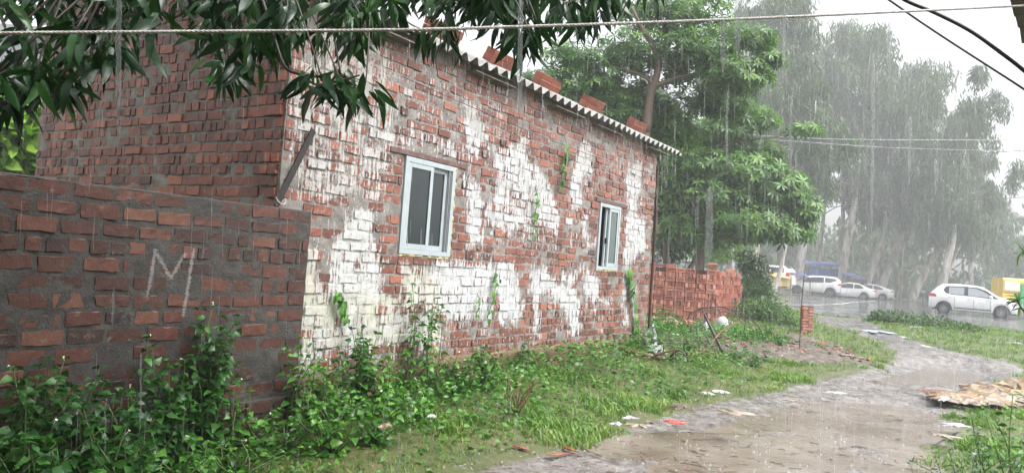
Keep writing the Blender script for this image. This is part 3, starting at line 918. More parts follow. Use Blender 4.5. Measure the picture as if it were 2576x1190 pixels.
# a second row of sheet ends shows under the eave
for k in range(5):
    s = .9 + k * 1.45 + RNG.normal() * .2
    m = MB(); bar(m, s, s + .75, 3.325, 3.338, -.03, .12 + RNG.normal() * .01); m.build('eave_slat', M['eave'], house)

# ------------------------------------------------------------------ low boundary wall on the left
lowwall = empty('boundary_wall', W(-3, 0, 0), 'damp low brick wall, coloured darker for shade, with a chalk letter M, left of the house', 'wall')
OF = .075
lowO = OO + NN * OF
LE = .262
lwb = lay(-5.2, LE, .345, 1.625, .1065, np.random.default_rng(11), phead=.10, rowhead=.04, joint=.019, Ls=(.24,), Lh=.118, jz=.006, hf=.84)
lwt = [(s, 1.677, L, .082) for (s, z, L, h) in lay(-5.2, LE, .3, .4, .1, np.random.default_rng(12), phead=.1, rowhead=0, joint=.012, Ls=(.245,), Lh=.12)]
r11 = np.random.default_rng(5)
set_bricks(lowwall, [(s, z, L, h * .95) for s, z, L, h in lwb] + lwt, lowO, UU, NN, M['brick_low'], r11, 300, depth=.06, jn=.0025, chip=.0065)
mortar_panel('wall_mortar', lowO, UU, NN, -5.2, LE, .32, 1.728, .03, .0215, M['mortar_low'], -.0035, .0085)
# ledge courses
lg = lay(-5.2, .20, -.10, .33, .1065, np.random.default_rng(13), phead=.3, rowhead=.2, joint=.02, Ls=(.24,), Lh=.12)
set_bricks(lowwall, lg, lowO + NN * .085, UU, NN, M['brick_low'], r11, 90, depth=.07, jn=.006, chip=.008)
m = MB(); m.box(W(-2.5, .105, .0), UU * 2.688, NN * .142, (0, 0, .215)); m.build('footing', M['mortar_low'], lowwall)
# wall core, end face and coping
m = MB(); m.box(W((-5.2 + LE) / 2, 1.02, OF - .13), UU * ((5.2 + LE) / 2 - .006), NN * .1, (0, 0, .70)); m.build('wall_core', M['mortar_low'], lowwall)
S = np.arange(-5.2, LE + .01, .07); V = []
for j, n_ in enumerate((-.004, -.006, -.02, -.12, -.24, -.245)):
    for i, s in enumerate(S):
        z = 1.716 + (j in (1, 2, 3, 4)) * .010 + (fbm(s * 5, n_ * 20, 3) - .5) * .010
        V.append(W(s, z, OF + n_ + (fbm(s * 7 + 3, j, 2) - .5) * .006))
nS = len(S)
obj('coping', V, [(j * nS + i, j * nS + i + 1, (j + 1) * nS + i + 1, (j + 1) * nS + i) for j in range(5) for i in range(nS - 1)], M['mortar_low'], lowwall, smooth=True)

# ------------------------------------------------------------------ vegetation builders
TL = {
 'mango': [leaf_tpl(6, .20, .35, .10, 'lance', .006), leaf_tpl(6, .23, .15, .14, 'lance', .014), leaf_tpl(6, .18, .6, .08, 'lance'), leaf_tpl(6, .21, .45, .2, 'lance', .016)],
 'heart': [leaf_tpl(4, .72, .35, .12, 'heart'), leaf_tpl(4, .66, .15, .2, 'heart'), leaf_tpl(4, .78, .5, .05, 'heart')],
 'oval': [leaf_tpl(3, .55, .2, .12, 'lance'), leaf_tpl(3, .6, .4, .06, 'lance')],
 'obov': [leaf_tpl(3, .30, .35, .12, 'obov')],
 'lance2': [leaf_tpl(2, .30, .3, .1, 'lance')],
 'gum': [leaf_tpl(1, .30, .1, .0, 'lance')],
}
_q = leaf_tpl(2, .16, .25, 0.0, 'lance'); TL['gum'] = [(_q[0][[1, 3, 5, 7]], np.array([(0, 1, 3, 2)]))]
def jit_norm(D, k, rng, up=(0, 0, 1.0)):
    Nn_ = np.array(up) + rng.normal(size=D.shape) * k
    return Nn_
def leaf_mass(name, T, D, S, tpl, matl, parent=None, rng=RNG, nk=.45, rnd=None, smooth=True, Nv=None):
    tv, tf = tpl
    R = frames(D, jit_norm(D, nk, rng) if Nv is None else Nv)
    V, F = scatter(tv, tf, R, T, S)
    r = rng.random(len(T)) if rnd is None else rnd
    me = mesh_np(name, V, F.astype(np.int32), matl, smooth, {'rnd': np.repeat(r, len(tv))})
    return link(name, me, parent)
_leafcache = {}
def leaf_objs(name, T, D, S, kind, matkey, parent, rng, nk=.45):
    """single leaves as objects that share a few meshes"""
    key = (kind, matkey)
    if key not in _leafcache:
        _leafcache[key] = [mesh_np(name, tv, [tuple(int(i) for i in f) for f in tf], M[matkey], True, {'rnd': np.full(len(tv), .15 + .25 * i)}) for i, (tv, tf) in enumerate(TL[kind])]
    R = frames(D, jit_norm(D, nk, rng))
    for i in range(len(T)):
        Mx = Matrix([[*(R[i][r_] * S[i]), T[i][r_]] for r_ in range(3)] + [[0, 0, 0, 1]])
        link(name, _leafcache[key][int(rng.integers(len(_leafcache[key])))], parent, Mx)
def gz(x, y): return float(groundH(np.array([float(x)]), np.array([float(y)]))[0][0])

# ---- mango tree reaching in over the camera from the left
mango = empty('mango_tree', (-5.6, 2.6, 0), 'dark glossy mango tree whose drooping wet leaves hang across the top left', 'tree')
trunkP = spline([(-5.6, 2.6, -.3), (-5.5, 2.6, 1.2), (-5.2, 2.7, 2.4), (-4.9, 2.9, 3.3)], 5)
m = MB(); m.tube(trunkP, np.linspace(.26, .17, len(trunkP)), 10); m.build('trunk', M['twig'], mango, True)
rg = np.random.default_rng(21)
def rand_in_poly(P, n, rg):
    P = np.array(P, float); lo, hi = P.min(0), P.max(0); out = []
    while len(out) < n:
        q = lo + rg.random(2) * (hi - lo)
        if inpoly([tuple(a) for a in P], q[0], q[1]): out.append(q)
    return out
CL = []   # (px, py, depth, hang)
for poly, n, d0, d1, hang in (
    ([(-60, -60), (400, -60), (375, 70), (300, 130), (160, 180), (70, 215), (-60, 230)], 44, 2.5, 3.5, .7),
    ([(-40, 150), (200, 150), (150, 215), (60, 235), (-40, 230)], 9, 2.3, 2.9, .9),
    ([(380, -60), (1010, -60), (1000, 20), (720, 30), (560, -5), (400, -10)], 40, 2.8, 4.0, .8),
    ([(520, 20), (720, 20), (690, 190), (560, 190)], 10, 2.8, 3.3, 1.0),
    ([(730, 190), (790, 150), (900, 185), (940, 200), (850, 225)], 6, 2.7, 2.9, .75),
    ([(1000, -80), (1640, -80), (1600, -10), (1340, 22), (1010, -25)], 44, 3.0, 4.4, 1.2),
    ([(1090, 20), (1160, 20), (1160, 70), (1090, 70)], 3, 3.2, 3.5, 1.2),
    ([(1270, 20), (1360, 20), (1360, 100), (1290, 90)], 6, 3.0, 3.5, 1.2),
    ([(1420, 0), (1540, 0), (1500, 60), (1440, 50)], 4, 3.4, 3.9, 1.2),
    ([(640, 40), (960, 40), (900, 90), (700, 90)], 7, 3.0, 3.6, 1.1)):
    for q in rand_in_poly(poly, n, rg): CL.append((q[0], q[1], d0 + rg.random() * (d1 - d0), hang))
cent = np.array([atY(x, y, d) for x, y, d, h in CL]); hang = np.array([c[3] for c in CL])
# canopy overhead, out of the frame
ov = []
while len(ov) < 620:
    p = np.array([rg.uniform(-6.5, 1.8), rg.uniform(-.5, 6.2), rg.uniform(3.0, 5.6)])
    d = p - CAM; zf = d @ _f
    if zf > .1:
        X = 1288 + FPX * (d @ _r) / zf; Y = 595 - FPX * (d @ _u) / zf
        if Y > -190 and X > -250 and X < 2800: continue
    if (p[0] + .2) > (p[1] - 4.2) * .66 + 1.2: continue
    if p[0] > -.2 and p[1] > 3.5: continue
    ov.append(p)
while len(ov) < 980:
    p = np.array([rg.uniform(-5.5, 1.2), rg.uniform(.3, 3.6), rg.uniform(2.45, 3.4)])
    d = p - CAM; zf = d @ _f; Y = 595 - FPX * (d @ _u) / zf; X = 1288 + FPX * (d @ _r) / zf
    if Y > -170 and X > -250: continue
    ov.append(p)
allc = np.vstack([cent, np.array(ov)]); allh = np.concatenate([hang, np.full(len(ov), .7)])
NL = 12
T = np.repeat(allc, NL, 0); Hh = np.repeat(allh, NL)
az_ = rg.random(len(T)) * 2 * math.pi
D = np.stack([np.cos(az_), np.sin(az_), -Hh * (0.5 + rg.random(len(T)) * 1.1)], 1)
T = T + D * .02 + rg.normal(size=T.shape) * np.array([.03, .03, .025])
S = rg.uniform(.085, .172, len(T))
dist = np.linalg.norm(T - CAM, axis=1)
infr = np.zeros(len(T), bool); infr[:len(cent) * NL] = True
mid = T + D * .08
X = 1288 + FPX * ((mid - CAM) @ _r) / ((mid - CAM) @ _f); Y = 595 - FPX * ((mid - CAM) @ _u) / ((mid - CAM) @ _f)
infr &= (Y > 5) & (X > 0)
order = np.argsort(np.where(infr, 0, 100) + dist / S * .05)
o300 = order[:300]; rest = order[300:]
leaf_objs('leaf', T[o300], D[o300], S[o300], 'mango', 'mango', mango, rg, .6)
ri = rest[rest < len(cent) * NL]; ro = rest[rest >= len(cent) * NL]
o = leaf_mass('foliage', T[ri], D[ri], S[ri], TL['mango'][0], M['mango'], mango, rg, .6); o['kind'] = 'stuff'
o = leaf_mass('crown', T[ro], D[ro], S[ro] * 1.1, leaf_tpl(2, .26, .35, .1, 'lance'), M['mango'], mango, rg, .6); o['kind'] = 'stuff'
# branches and twigs
m = MB(); hubs = [np.array(v) for v in ((-3.9, 3.1, 3.6), (-2.6, 3.2, 3.35), (-1.4, 3.3, 3.35), (-.3, 3.6, 3.4), (.6, 3.9, 3.35))]
P = spline([(-4.95, 2.85, 3.2)] + hubs, 6); m.tube(P, np.linspace(.09, .025, len(P)), 7)
for h2, a, b in (((-3.5, 2.4, 3.6), (-4.6, 2.6, 4.1), (-2.0, 1.6, 4.6)), ((-4.5, 3.6, 4.2), (-3.4, 4.4, 4.6), (-2.4, 4.6, 4.8)), ((-4.4, 2.4, 4.0), (-3.6, 1.0, 4.4), (-2.4, .4, 4.6))):
    P = spline([(-4.95, 2.9, 3.2), h2, a if False else b], 6); m.tube(P, np.linspace(.08, .02, len(P)), 7)
m.build('branch', M['twig'], mango, True)
m = MB()
for i, c in enumerate(cent):
    hb = hubs[int(np.argmin([np.linalg.norm(h - c) for h in hubs]))]
    if rg.random() < .55 or i > len(cent) - 26:
        md = (hb + c) / 2 + rg.normal(size=3) * .08 + np.array([0, 0, .05])
        P = spline([hb, md, c + np.array([0, 0, .03]), c], 4); m.tube(P, np.linspace(.007, .003, len(P)), 4)
P = spline([atY(640, -60, 3.0), atY(680, 60, 2.95), atY(715, 165, 2.9), atY(760, 190, 2.85), atY(800, 215, 2.8), atY(850, 205, 2.8), atY(905, 190, 2.8)], 5)
m.tube(P, np.linspace(.008, .004, len(P)), 5)
o = m.build('twig', M['twig'], mango, True); o['kind'] = 'stuff'

# ---- weeds along the wall
def shrub(name, label, cat, base, height, spread, nst, leafL, mk, nobj, group=None, kind='heart', rg=RNG, lean=(0, 0), dens=9, flower=0, tipmat=None):
    root = empty(name, base, label, cat, group)
    base = np.array(base, float)
    T = []; D = []; S = []; m = MB(); tips = []
    for k in range(nst):
        a = rg.random() * 2 * math.pi; rr_ = spread * math.sqrt(rg.random())
        hh = height * (.55 + .45 * rg.random()) if k else height
        if k == 0: rr_ *= .3
        end = base + np.array([math.cos(a) * rr_ + lean[0], math.sin(a) * rr_ + lean[1], hh])
        P = spline([base + rg.normal(size=3) * np.array([.03, .03, 0]) - np.array([0, 0, .03]), base * .5 + end * .5 + rg.normal(size=3) * np.array([.05, .05, .02]) + np.array([0, 0, .06 * hh]), end], 6)
        m.tube(P, np.linspace(.0065, .0025, len(P)), 4)
        nn_ = max(3, int(hh * dens))
        for j in range(nn_):
            t = (.18 + .82 * (j + rg.random() * .6) / nn_); t = min(t, 1)
            p = P[min(len(P) - 1, int(t * (len(P) - 1)))]
            a2 = rg.random() * math.pi
            for q in (0, 1):
                aa = a2 + q * math.pi + rg.normal() * .3
                d = np.array([math.cos(aa), math.sin(aa), .35 - rg.random() * .7])
                T.append(p + d * .02 + rg.normal(size=3) * .012); D.append(d); S.append(leafL * (1.1 - .45 * t) * rg.uniform(.65, 1.15))
        for q in range(5):
            aa = rg.random() * 2 * math.pi
            T.append(end); D.append(np.array([math.cos(aa), math.sin(aa), .6 * rg.random()])); S.append(leafL * .5)
        tips.append(end)
    T, D, S = np.array(T), np.array(D), np.array(S)
    od = np.argsort(-S); a = od[:nobj]; b = od[nobj:]
    if len(a): leaf_objs('leaf', T[a], D[a], S[a], kind, mk, root, rg, .5)
    if len(b): o = leaf_mass('foliage', T[b], D[b], S[b], TL[kind][0], M[mk], root, rg, .5); o['kind'] = 'stuff'
    o = m.build('stem', M['stem'], root, True)
    if flower:
        for tp in tips[:flower]:
            mm = MB()
            d = np.array([rg.normal(), rg.normal(), .5]); d /= np.linalg.norm(d)
            mm.tube([tp, tp + d * .022, tp + d * .03], [.0015, .0025, .007], 6); mm.build('flower', M['flower'], root)
    return root
M['flower'] = simple('white_flower', (.75, .78, .62), .5, var=.05)
WEEDS = [
 (60, 930, .40, .34, 'leafy green weed at the far left foot of the dark wall', 1), (150, 905, .30, .22, 'weed with pale buds, second from the left edge, in front of the dark wall', 1),
 (235, 965, .5, .28, 'broad dark green weed below the chalk letter at the left', 1), (325, 985, .5, .26, 'dense dark weed between two taller stems in front of the low wall', 1),
 (385, 850, .24, .16, 'upright weed with toothed leaves standing below the chalk letter M', 1), (470, 905, .3, .22, 'branching weed to the right of the chalk letter M', 1),
 (545, 770, .2, .20, 'tallest thin weed with buds at its tip, against the low wall', 1), (598, 960, .24, .10, 'single thin stem weed near the end of the low wall', 0),
 (690, 1050, .42, .24, 'low weed in front of the brick ledge at the wall corner', 0), (765, 850, .22, .16, 'climbing weed right at the corner between low wall and house', 0),
 (835, 905, .35, .26, 'dark leafy weed just right of the house corner', 0), (905, 820, .25, .30, 'big bushy weed rising against the yellowed whitewash', 1),
 (965, 870, .40, .28, 'rounded weed in front of the stained whitewash, left of the window', 0), (1045, 715, .15, .12, 'tall slender weed reaching up below the large window', 0),
 (1095, 750, .20, .14, 'leafy tall weed under the right corner of the large window', 0), (1150, 885, .30, .26, 'mid height weed in front of the dripping whitewash', 0),
 (850, 985, .75, .30, 'spreading dark weed on the ground by the house corner', 0), (955, 985, .80, .30, 'broad leaved weed lying out from the wall below the big bushy weed', 0),
 (1050, 960, .60, .30, 'round leaved weed near the grass, below the large window', 0), (100, 1075, .85, .30, 'glossy weed at the bottom left corner of the view', 1),
 (300, 1085, .9, .28, 'low glossy weed at the bottom, below the thin upright weed', 1), (460, 1105, .9, .26, 'low fresh green weed at the bottom left of the ledge', 0),
 (620, 1115, .8, .26, 'light green weed at the bottom in front of the ledge end', 0), (1230, 870, .3, .2, 'small weed at the foot of the wall between the two windows', 0),
 (1335, 850, .18, .10, 'small upright weed against the wall base between the windows', 0),
]
rs = np.random.default_rng(33)
for (x, y, n, sp, lab, dark) in WEEDS:
    s, zt = onwall(x, y, n); p = W(s, 0, n); z0 = gz(p[0], p[1])
    h = max(.22, zt - z0)
    thin = sp < .17
    shrub('weed', lab, 'weed', (p[0], p[1], z0), h, sp, 5 if thin else 15, .10 if dark else .092, 'weeddk' if dark else 'weed', 12 if thin else 20,
          'weeds growing along the foot of the wall', rg=rs, dens=13 if thin else 16, flower=1)

# ---- dense ground cover, grass
rg = np.random.default_rng(44)
def spots(n, x0, x1, y0, y1, rg):
    return np.stack([rg.uniform(x0, x1, n), rg.uniform(y0, y1, n)], 1)
def infrustum(P, m=60):
    d = np.concatenate([P, np.zeros((len(P), 1))], 1) - CAM
    zf = d @ _f; X = 1288 + FPX * (d @ _r) / zf; Y = 595 - FPX * (d @ _u) / zf
    return (zf > .5) & (X > -m) & (X < 2576 + m) & (Y < 1190 + m * 2)
def wall_sn(P):
    q = P - OO[:2]; return q @ UU[:2], q @ NN[:2]
def keep_grass(P, edge=.15, soft=.3):
    s, n = wall_sn(P)
    ok = ((n > .05) | (s > 7.3)) & (n > -30)
    md = polydist(MUD, P[:, 0], P[:, 1]) + (fbm(P[:, 0] * 3, P[:, 1] * 3, 3) - .5) * .9
    rd = polydist(ROAD, P[:, 0], P[:, 1])
    return ok & (md < 0) & (rd < -.1) & infrustum(P)
def groundz(P): return groundH(P[:, 0], P[:, 1])[0]
# broad-leaved cover thick near the wall
P = np.concatenate([spots(100000, -3, 8.5, 3.4, 15, rg)])
s, n = wall_sn(P)
wgt = sstep(1.9, .3, n + (fbm(P[:, 0] * 1.5, P[:, 1] * 1.5, 3) - .5) * 1.6) * .95
k = keep_grass(P) & (rg.random(len(P)) < wgt)
P = P[k]; n = n[k]
hz = rg.random(len(P)) ** .7 * (.04 + .20 * sstep(1.5, .2, n)) * (.5 + fbm(P[:, 0] * 2.3, P[:, 1] * 2.3, 2))
T = np.concatenate([P, (groundz(P) + hz)[:, None]], 1)
a = rg.random(len(P)) * 6.283; D = np.stack([np.cos(a), np.sin(a), rg.uniform(-.3, .5, len(P))], 1)
o = leaf_mass('ground_cover', T, D, rg.uniform(.035, .075, len(P)), TL['oval'][0], M['weed'], None, rg, .5)
props(o, 'dense low broad-leaved weeds spreading from the foot of the brick wall', 'ground cover', None, 'stuff')

def blade_tuft(nb, w, rng):
    V = []; F = []
    for b in range(nb):
        a = rng.random() * 6.283; l = rng.uniform(.6, 1.0); bend = rng.uniform(.25, .9)
        d = np.array([math.cos(a), math.sin(a), 0]); sd = np.array([-d[1], d[0], 0]); o_ = rng.normal(size=3) * np.array([.12, .12, 0]); n0 = len(V)
        for t in (0, .5, 1.0):
            c = o_ + d * bend * l * t * t + np.array([0, 0, l * t * (1 - .35 * bend * t)])
            ww = w * (1 - t) + .01
            V += [c - sd * ww, c + sd * ww]
        F += [(n0, n0 + 1, n0 + 3, n0 + 2), (n0 + 2, n0 + 3, n0 + 5, n0 + 4)]
    return np.array(V), np.array(F)
tv, tf = blade_tuft(4, .045, np.random.default_rng(2))
def grass(P, S, name, label, rnd=None):
    a = rg.random(len(P)) * 6.283
    R = np.zeros((len(P), 3, 3)); R[:, 0, 0] = np.cos(a); R[:, 0, 1] = -np.sin(a); R[:, 1, 0] = np.sin(a); R[:, 1, 1] = np.cos(a); R[:, 2, 2] = 1
    R[:, 0, 2] = rg.normal(size=len(P)) * .25; R[:, 1, 2] = rg.normal(size=len(P)) * .25
    V, F = scatter(tv, tf, R, np.concatenate([P, (groundz(P) - .005)[:, None]], 1), S)
    r = np.clip(rg.random(len(P)) * .45 - .25 + 1.3 * (fbm(P[:, 0] * .9, P[:, 1] * .9, 4) - .5) + .5, 0, .999) if rnd is None else rnd
    o = link(name, mesh_np(name, V, F.astype(np.int32), M['grass'], False, {'rnd': np.repeat(r, len(tv))}))
    return props(o, label, 'grass', None, 'stuff')
P = spots(85000, -1.5, 10, 4.3, 14, rg); k = keep_grass(P); P = P[k]
s, n = wall_sn(P)
grass(P, rg.uniform(.035, .085, len(P)) * (.7 + 1.1 * sstep(.45, .7, fbm(P[:, 0] * 2, P[:, 1] * 2, 3))), 'grass', 'short wet grass beside the muddy lane in the foreground')
P = spots(52000, 1, 26, 14, 34, rg); k = keep_grass(P); P = P[k]
grass(P, rg.uniform(.07, .15, len(P)), 'far_grass', 'rough grass verge between the brick stack and the road')

# ------------------------------------------------------------------ trees behind the house
rt = np.random.default_rng(55)
def rosette(n, shape='obov', w=.24, el=.30):
    V = []; F = []; lv, lf = leaf_tpl(3, w, .35, .12, shape)
    for i in range(n):
        a = 2 * math.pi * i / n + rt.normal() * .15; e = el + rt.normal() * .18
        d = np.array([[math.cos(a) * math.cos(e), math.sin(a) * math.cos(e), math.sin(e)]])
        R = frames(d, np.array([[0, 0, 1.0]]))[0]
        F += (lf + len(V)).tolist(); V += (lv @ R.T * rt.uniform(.8, 1.1)).tolist()
    return np.array(V), np.array(F)
ROS = rosette(8)
def up_frames(A, rng):
    """template z goes to A"""
    A = A / np.linalg.norm(A, axis=1)[:, None]
    X = np.cross(A, rng.normal(size=A.shape)); X /= np.linalg.norm(X, axis=1)[:, None]
    return np.stack([X, np.cross(A, X), A], 2)
def px_blobs(BL, Y, rng):
    P = []; A = []
    for (cx, cy, rx, ry, dY, n) in BL:
        c = atY(cx, cy, Y + dY); a = rx / FPX * (Y + dY); b = ry / FPX * (Y + dY)
        v = rdirs(n, rng); rr_ = rng.random(n) ** .42
        q = v * rr_[:, None] * np.array([a, a * .9, b])
        P.append(c + q); A.append(v * np.array([.8, .8, .5]) + np.array([0, 0, .75]) + rng.normal(size=(n, 3)) * .25)
    return np.concatenate(P), np.concatenate(A)
def px_tube(m, pts, Y, r0, r1, seg=7, dY=None):
    P = spline([atY(x, y, Y + (dY[i] if dY else 0)) for i, (x, y) in enumerate(pts)], 5)
    m.tube(P, np.linspace(r0, r1, len(P)), seg)
def whorl_tree(name, label, base, BL, Y, limbs, size, trunk):
    g0 = gz(base[0], base[1]); root = empty(name, (base[0], base[1], g0), label, 'tree', None)
    P, A = px_blobs(BL, Y, rt)
    n = len(P)
    V, F = scatter(*ROS, up_frames(A, rt), P, rt.uniform(.85, 1.3, n) * size)
    rnd = np.clip(.45 + .25 * (A[:, 2] / np.linalg.norm(A, axis=1) - .5) + rt.normal(size=n) * .18, 0, 1)
    o = link('crown', mesh_np('crown', V, F.astype(np.int32), M['alst'], True, {'rnd': np.repeat(rnd, len(ROS[0]))}), root); o['kind'] = 'stuff'
    m = MB(); m.tube(spline(trunk, 5), np.linspace(.15, .09, 5 * (len(trunk) - 1) + 1), 9); m.build('trunk', M['bark2'], root, True)
    for L_ in limbs:
        m = MB(); px_tube(m, L_[0], Y, L_[1], L_[2]); m.build('branch', M['bark2'], root, True)
    return root
Y1 = 16.5
b = atY(1618, 640, Y1)
whorl_tree('whorled_leaf_tree', 'tall tree with whorled leaves and a slim brown trunk forking above the roof end', b, [
    (1400, 215, 85, 45, 0, 150), (1500, 200, 110, 70, .6, 260), (1440, 140, 90, 35, 0, 110), (1590, 130, 110, 60, .4, 220), (1540, 280, 110, 60, .8, 220), (1730, 40, 130, 60, .3, 260), (1620, 30, 90, 50, .8, 150),
    (1760, 120, 110, 45, -.2, 170), (1880, 95, 85, 30, -.3, 110), (1850, 190, 100, 48, -.5, 230), (1770, 250, 70, 40, .5, 120), (1930, 150, 45, 25, -.4, 60), (1340, 205, 50, 25, .2, 60), (1700, 330, 80, 50, .9, 150), (1620, 250, 50, 70, 1.0, 110), (1460, 330, 120, 60, 1.2, 170), (1700, 160, 80, 60, .8, 150), (1840, 270, 70, 45, .8, 120), (1800, 150, 60, 50, .6, 90), (1690, 280, 60, 60, 1.2, 120)],
    Y1, [([(1625, 333), (1635, 242), (1651, 195), (1654, 146), (1638, 110), (1612, 66), (1590, 20)], .11, .03), ([(1650, 215), (1680, 205), (1716, 192), (1772, 187), (1830, 180)], .07, .02),
         ([(1646, 218), (1630, 200), (1590, 181), (1525, 166)], .055, .02), ([(1654, 150), (1668, 120), (1696, 70), (1720, 20)], .05, .02), ([(1700, 196), (1690, 175), (1670, 165)], .03, .015)],
    .19, [b + [0, 0, -2.2], atY(1620, 560, Y1), atY(1622, 440, Y1), atY(1626, 330, Y1)])
Y2 = 22.0
b = atY(1758, 720, Y2)
whorl_tree('whorled_leaf_tree', 'lower spreading tree with bunched whorled leaves hanging over the big brick stack', b, [
    (1760, 410, 90, 45, .2, 170), (1840, 320, 80, 35, 0, 110), (1760, 340, 70, 45, .5, 110), (1900, 300, 70, 30, 0, 80), (2010, 325, 55, 14, 0, 32), (1860, 430, 110, 50, -.2, 280), (1960, 480, 90, 55, -.3, 260), (2020, 530, 50, 50, -.3, 110), (1800, 490, 110, 55, 0, 280), (1720, 560, 60, 60, .3, 150),
    (1880, 560, 120, 50, -.4, 300), (1980, 585, 70, 32, -.4, 110), (1700, 470, 50, 90, .5, 180), (1760, 585, 70, 45, 0, 90), (1690, 370, 45, 60, .8, 100), (1830, 380, 80, 50, .8, 150), (1760, 440, 90, 60, 1.0, 150), (1930, 400, 50, 50, .6, 90)],
    Y2, [([(1757, 520), (1757, 404), (1817, 363), (1928, 348), (2000, 335)], .05, .015), ([(1757, 560), (1716, 514), (1700, 505)], .05, .03), ([(1760, 520), (1800, 470), (1880, 450), (1960, 480)], .06, .02), ([(1758, 560), (1820, 560), (1900, 590)], .05, .015)],
    .27, [b + [0, 0, -1.2], atY(1762, 640, Y2), atY(1760, 560, Y2), atY(1757, 500, Y2)])
# leafy bushes and trees behind
def bushy(name, label, BL, Y, mk, leafS, tr=None, cat='bush', group=None, tpl='lance2', nk=.8, kindstem='bark2'):
    c0 = atY(BL[0][0], BL[0][1], Y); root = empty(name, (c0[0], c0[1], gz(c0[0], c0[1])), label, cat, group)
    P, A = px_blobs(BL, Y, rt)
    D = rdirs(len(P), rt) + A * .6 + np.array([0, 0, -.25])
    o = leaf_mass('foliage' if cat == 'bush' else 'crown', P, D, rt.uniform(.7, 1.3, len(P)) * leafS, TL[tpl][0], M[mk], root, rt, nk); o['kind'] = 'stuff'
    m = MB(); g = gz(c0[0], c0[1])
    base = np.array([c0[0], c0[1], g - .1])
    for q in range(5 if tr is None else 3):
        e = P[int(rt.integers(len(P)))]
        PP = spline([base + rt.normal(size=3) * .05, (base * .5 + e * .5) + rt.normal(size=3) * .1, e], 5)
        r0 = .02 if tr is None else tr
        m.tube(PP, np.linspace(r0, r0 * .3, len(PP)), 6)
    o = m.build('stem' if cat == 'bush' else 'trunk', M[kindstem], root, True)
    return root
bushy('bush', 'sprawling green bush at the right end of the big brick stack', [(1905, 700, 38, 55, 0, 900), (1885, 735, 40, 45, -.5, 700), (1925, 745, 30, 30, -.6, 350), (1880, 660, 30, 30, .5, 350)], 22, 'bush', .16)
bushy('bush', 'low leafy bush in front of the first bush, by the road edge', [(1900, 790, 60, 38, 0, 1100), (1950, 800, 45, 32, -.5, 700), (1985, 815, 25, 20, -1, 250), (1930, 770, 50, 25, .6, 500)], 18.5, 'bush', .13)
bushy('bush', 'bright green shrubbery showing behind the top of the brick stack', [(1700, 610, 50, 40, 0, 700), (1770, 640, 60, 30, 1, 600), (1840, 620, 60, 40, 1, 800), (1660, 600, 30, 50, 0, 400)], 27, 'bright', .2)
bushy('dark_tree', 'dark dense tree hidden low behind the whorled leaf trees', [(1700, 480, 90, 110, 0, 2600), (1800, 540, 90, 80, 1, 2200), (1690, 600, 60, 60, 2, 1000), (1880, 520, 90, 90, 3, 2000)], 24, 'weeddk', .28, .14, 'tree')
bushy('dark_tree', 'deep green tree behind the roof, between the whorled leaves and the sky', [(1480, 270, 120, 80, 0, 2200), (1560, 330, 120, 90, 2, 2200), (1400, 250, 60, 40, 1, 600), (1640, 330, 80, 100, 2, 1800)], 26, 'bush', .28, .14, 'tree')
bushy('bush', 'bright yellow-green large leaved tree beyond the left end of the house', [(20, 340, 90, 100, 0, 1500), (60, 400, 70, 70, .5, 900), (-60, 380, 90, 100, .5, 500), (10, 260, 60, 40, 1, 300)], 12, 'bright', .30, tpl='oval', nk=.6)
bushy('bush', 'low rank weeds between the rubble and the tall bush', [(1880, 850, 60, 25, 0, 900), (1960, 865, 45, 20, 0, 600), (1830, 835, 40, 15, .6, 300), (2060, 880, 50, 12, -.6, 400)], 14.5, 'weed', .07, tpl='oval')
bushy('bush', 'scrubby weeds on the near road edge in front of the white hatchback', [(2240, 798, 50, 18, 0, 700), (2330, 812, 70, 20, -.5, 900), (2420, 830, 60, 18, -1, 700), (2200, 800, 20, 12, .3, 150)], 21, 'bush', .13)
# tall gum trees
def strands(rng, n_sub, R, n_leaf, h):
    """one crown: drooping leaf bunches on many sub-crowns"""
    P = []; D = []; cs_ = []
    for k in range(n_sub):
        t = rng.random(); a = rng.random() * 6.283
        rr_ = R * (.35 + .65 * math.sin(math.pi * (.12 + .8 * t))) * rng.random() ** .5
        c = np.array([math.cos(a) * rr_, math.sin(a) * rr_, h * t]); cs_.append(c)
        m = int(n_leaf * rng.uniform(.5, 1.4)); sr = rng.uniform(.5, 1.15) * R * .26
        q = rdirs(m, rng) * (rng.random(m) ** .5)[:, None] * np.array([sr, sr, sr * 1.25]); P.append(c + q)
        D.append(np.stack([rng.normal(size=m) * .35, rng.normal(size=m) * .35, -1 + rng.normal(size=m) * .35], 1))
    return np.concatenate(P), np.concatenate(D), cs_
CR = []
for v in range(4):
    P, D, cs_ = strands(rt, 46, 4.2, 260, 13 if v < 3 else 9)
    V, F = scatter(*TL['gum'][0], frames(D, rt.normal(size=D.shape)), P, rt.uniform(.35, .8, len(P)))
    CR.append((mesh_np('crown', V, F.astype(np.int32), M['euc'], False, {'rnd': np.repeat(rt.random(len(P)), 4)}), cs_))
def gumbark():
    t = NT('gum_bark'); p = t.pos(); n = t.noise(t.mapping(p, (2.5, 2.5, .6)), 1, 5, .7)
    col = t.ramp(n, [(.36, (.12, .085, .065)), (.46, (.30, .25, .21)), (.55, (.48, .46, .44)), (.7, (.62, .61, .59))])
    return t.surf(t.bsdf(col, .55, t.bump(n, .02)))
M['gumbark'] = gumbark()
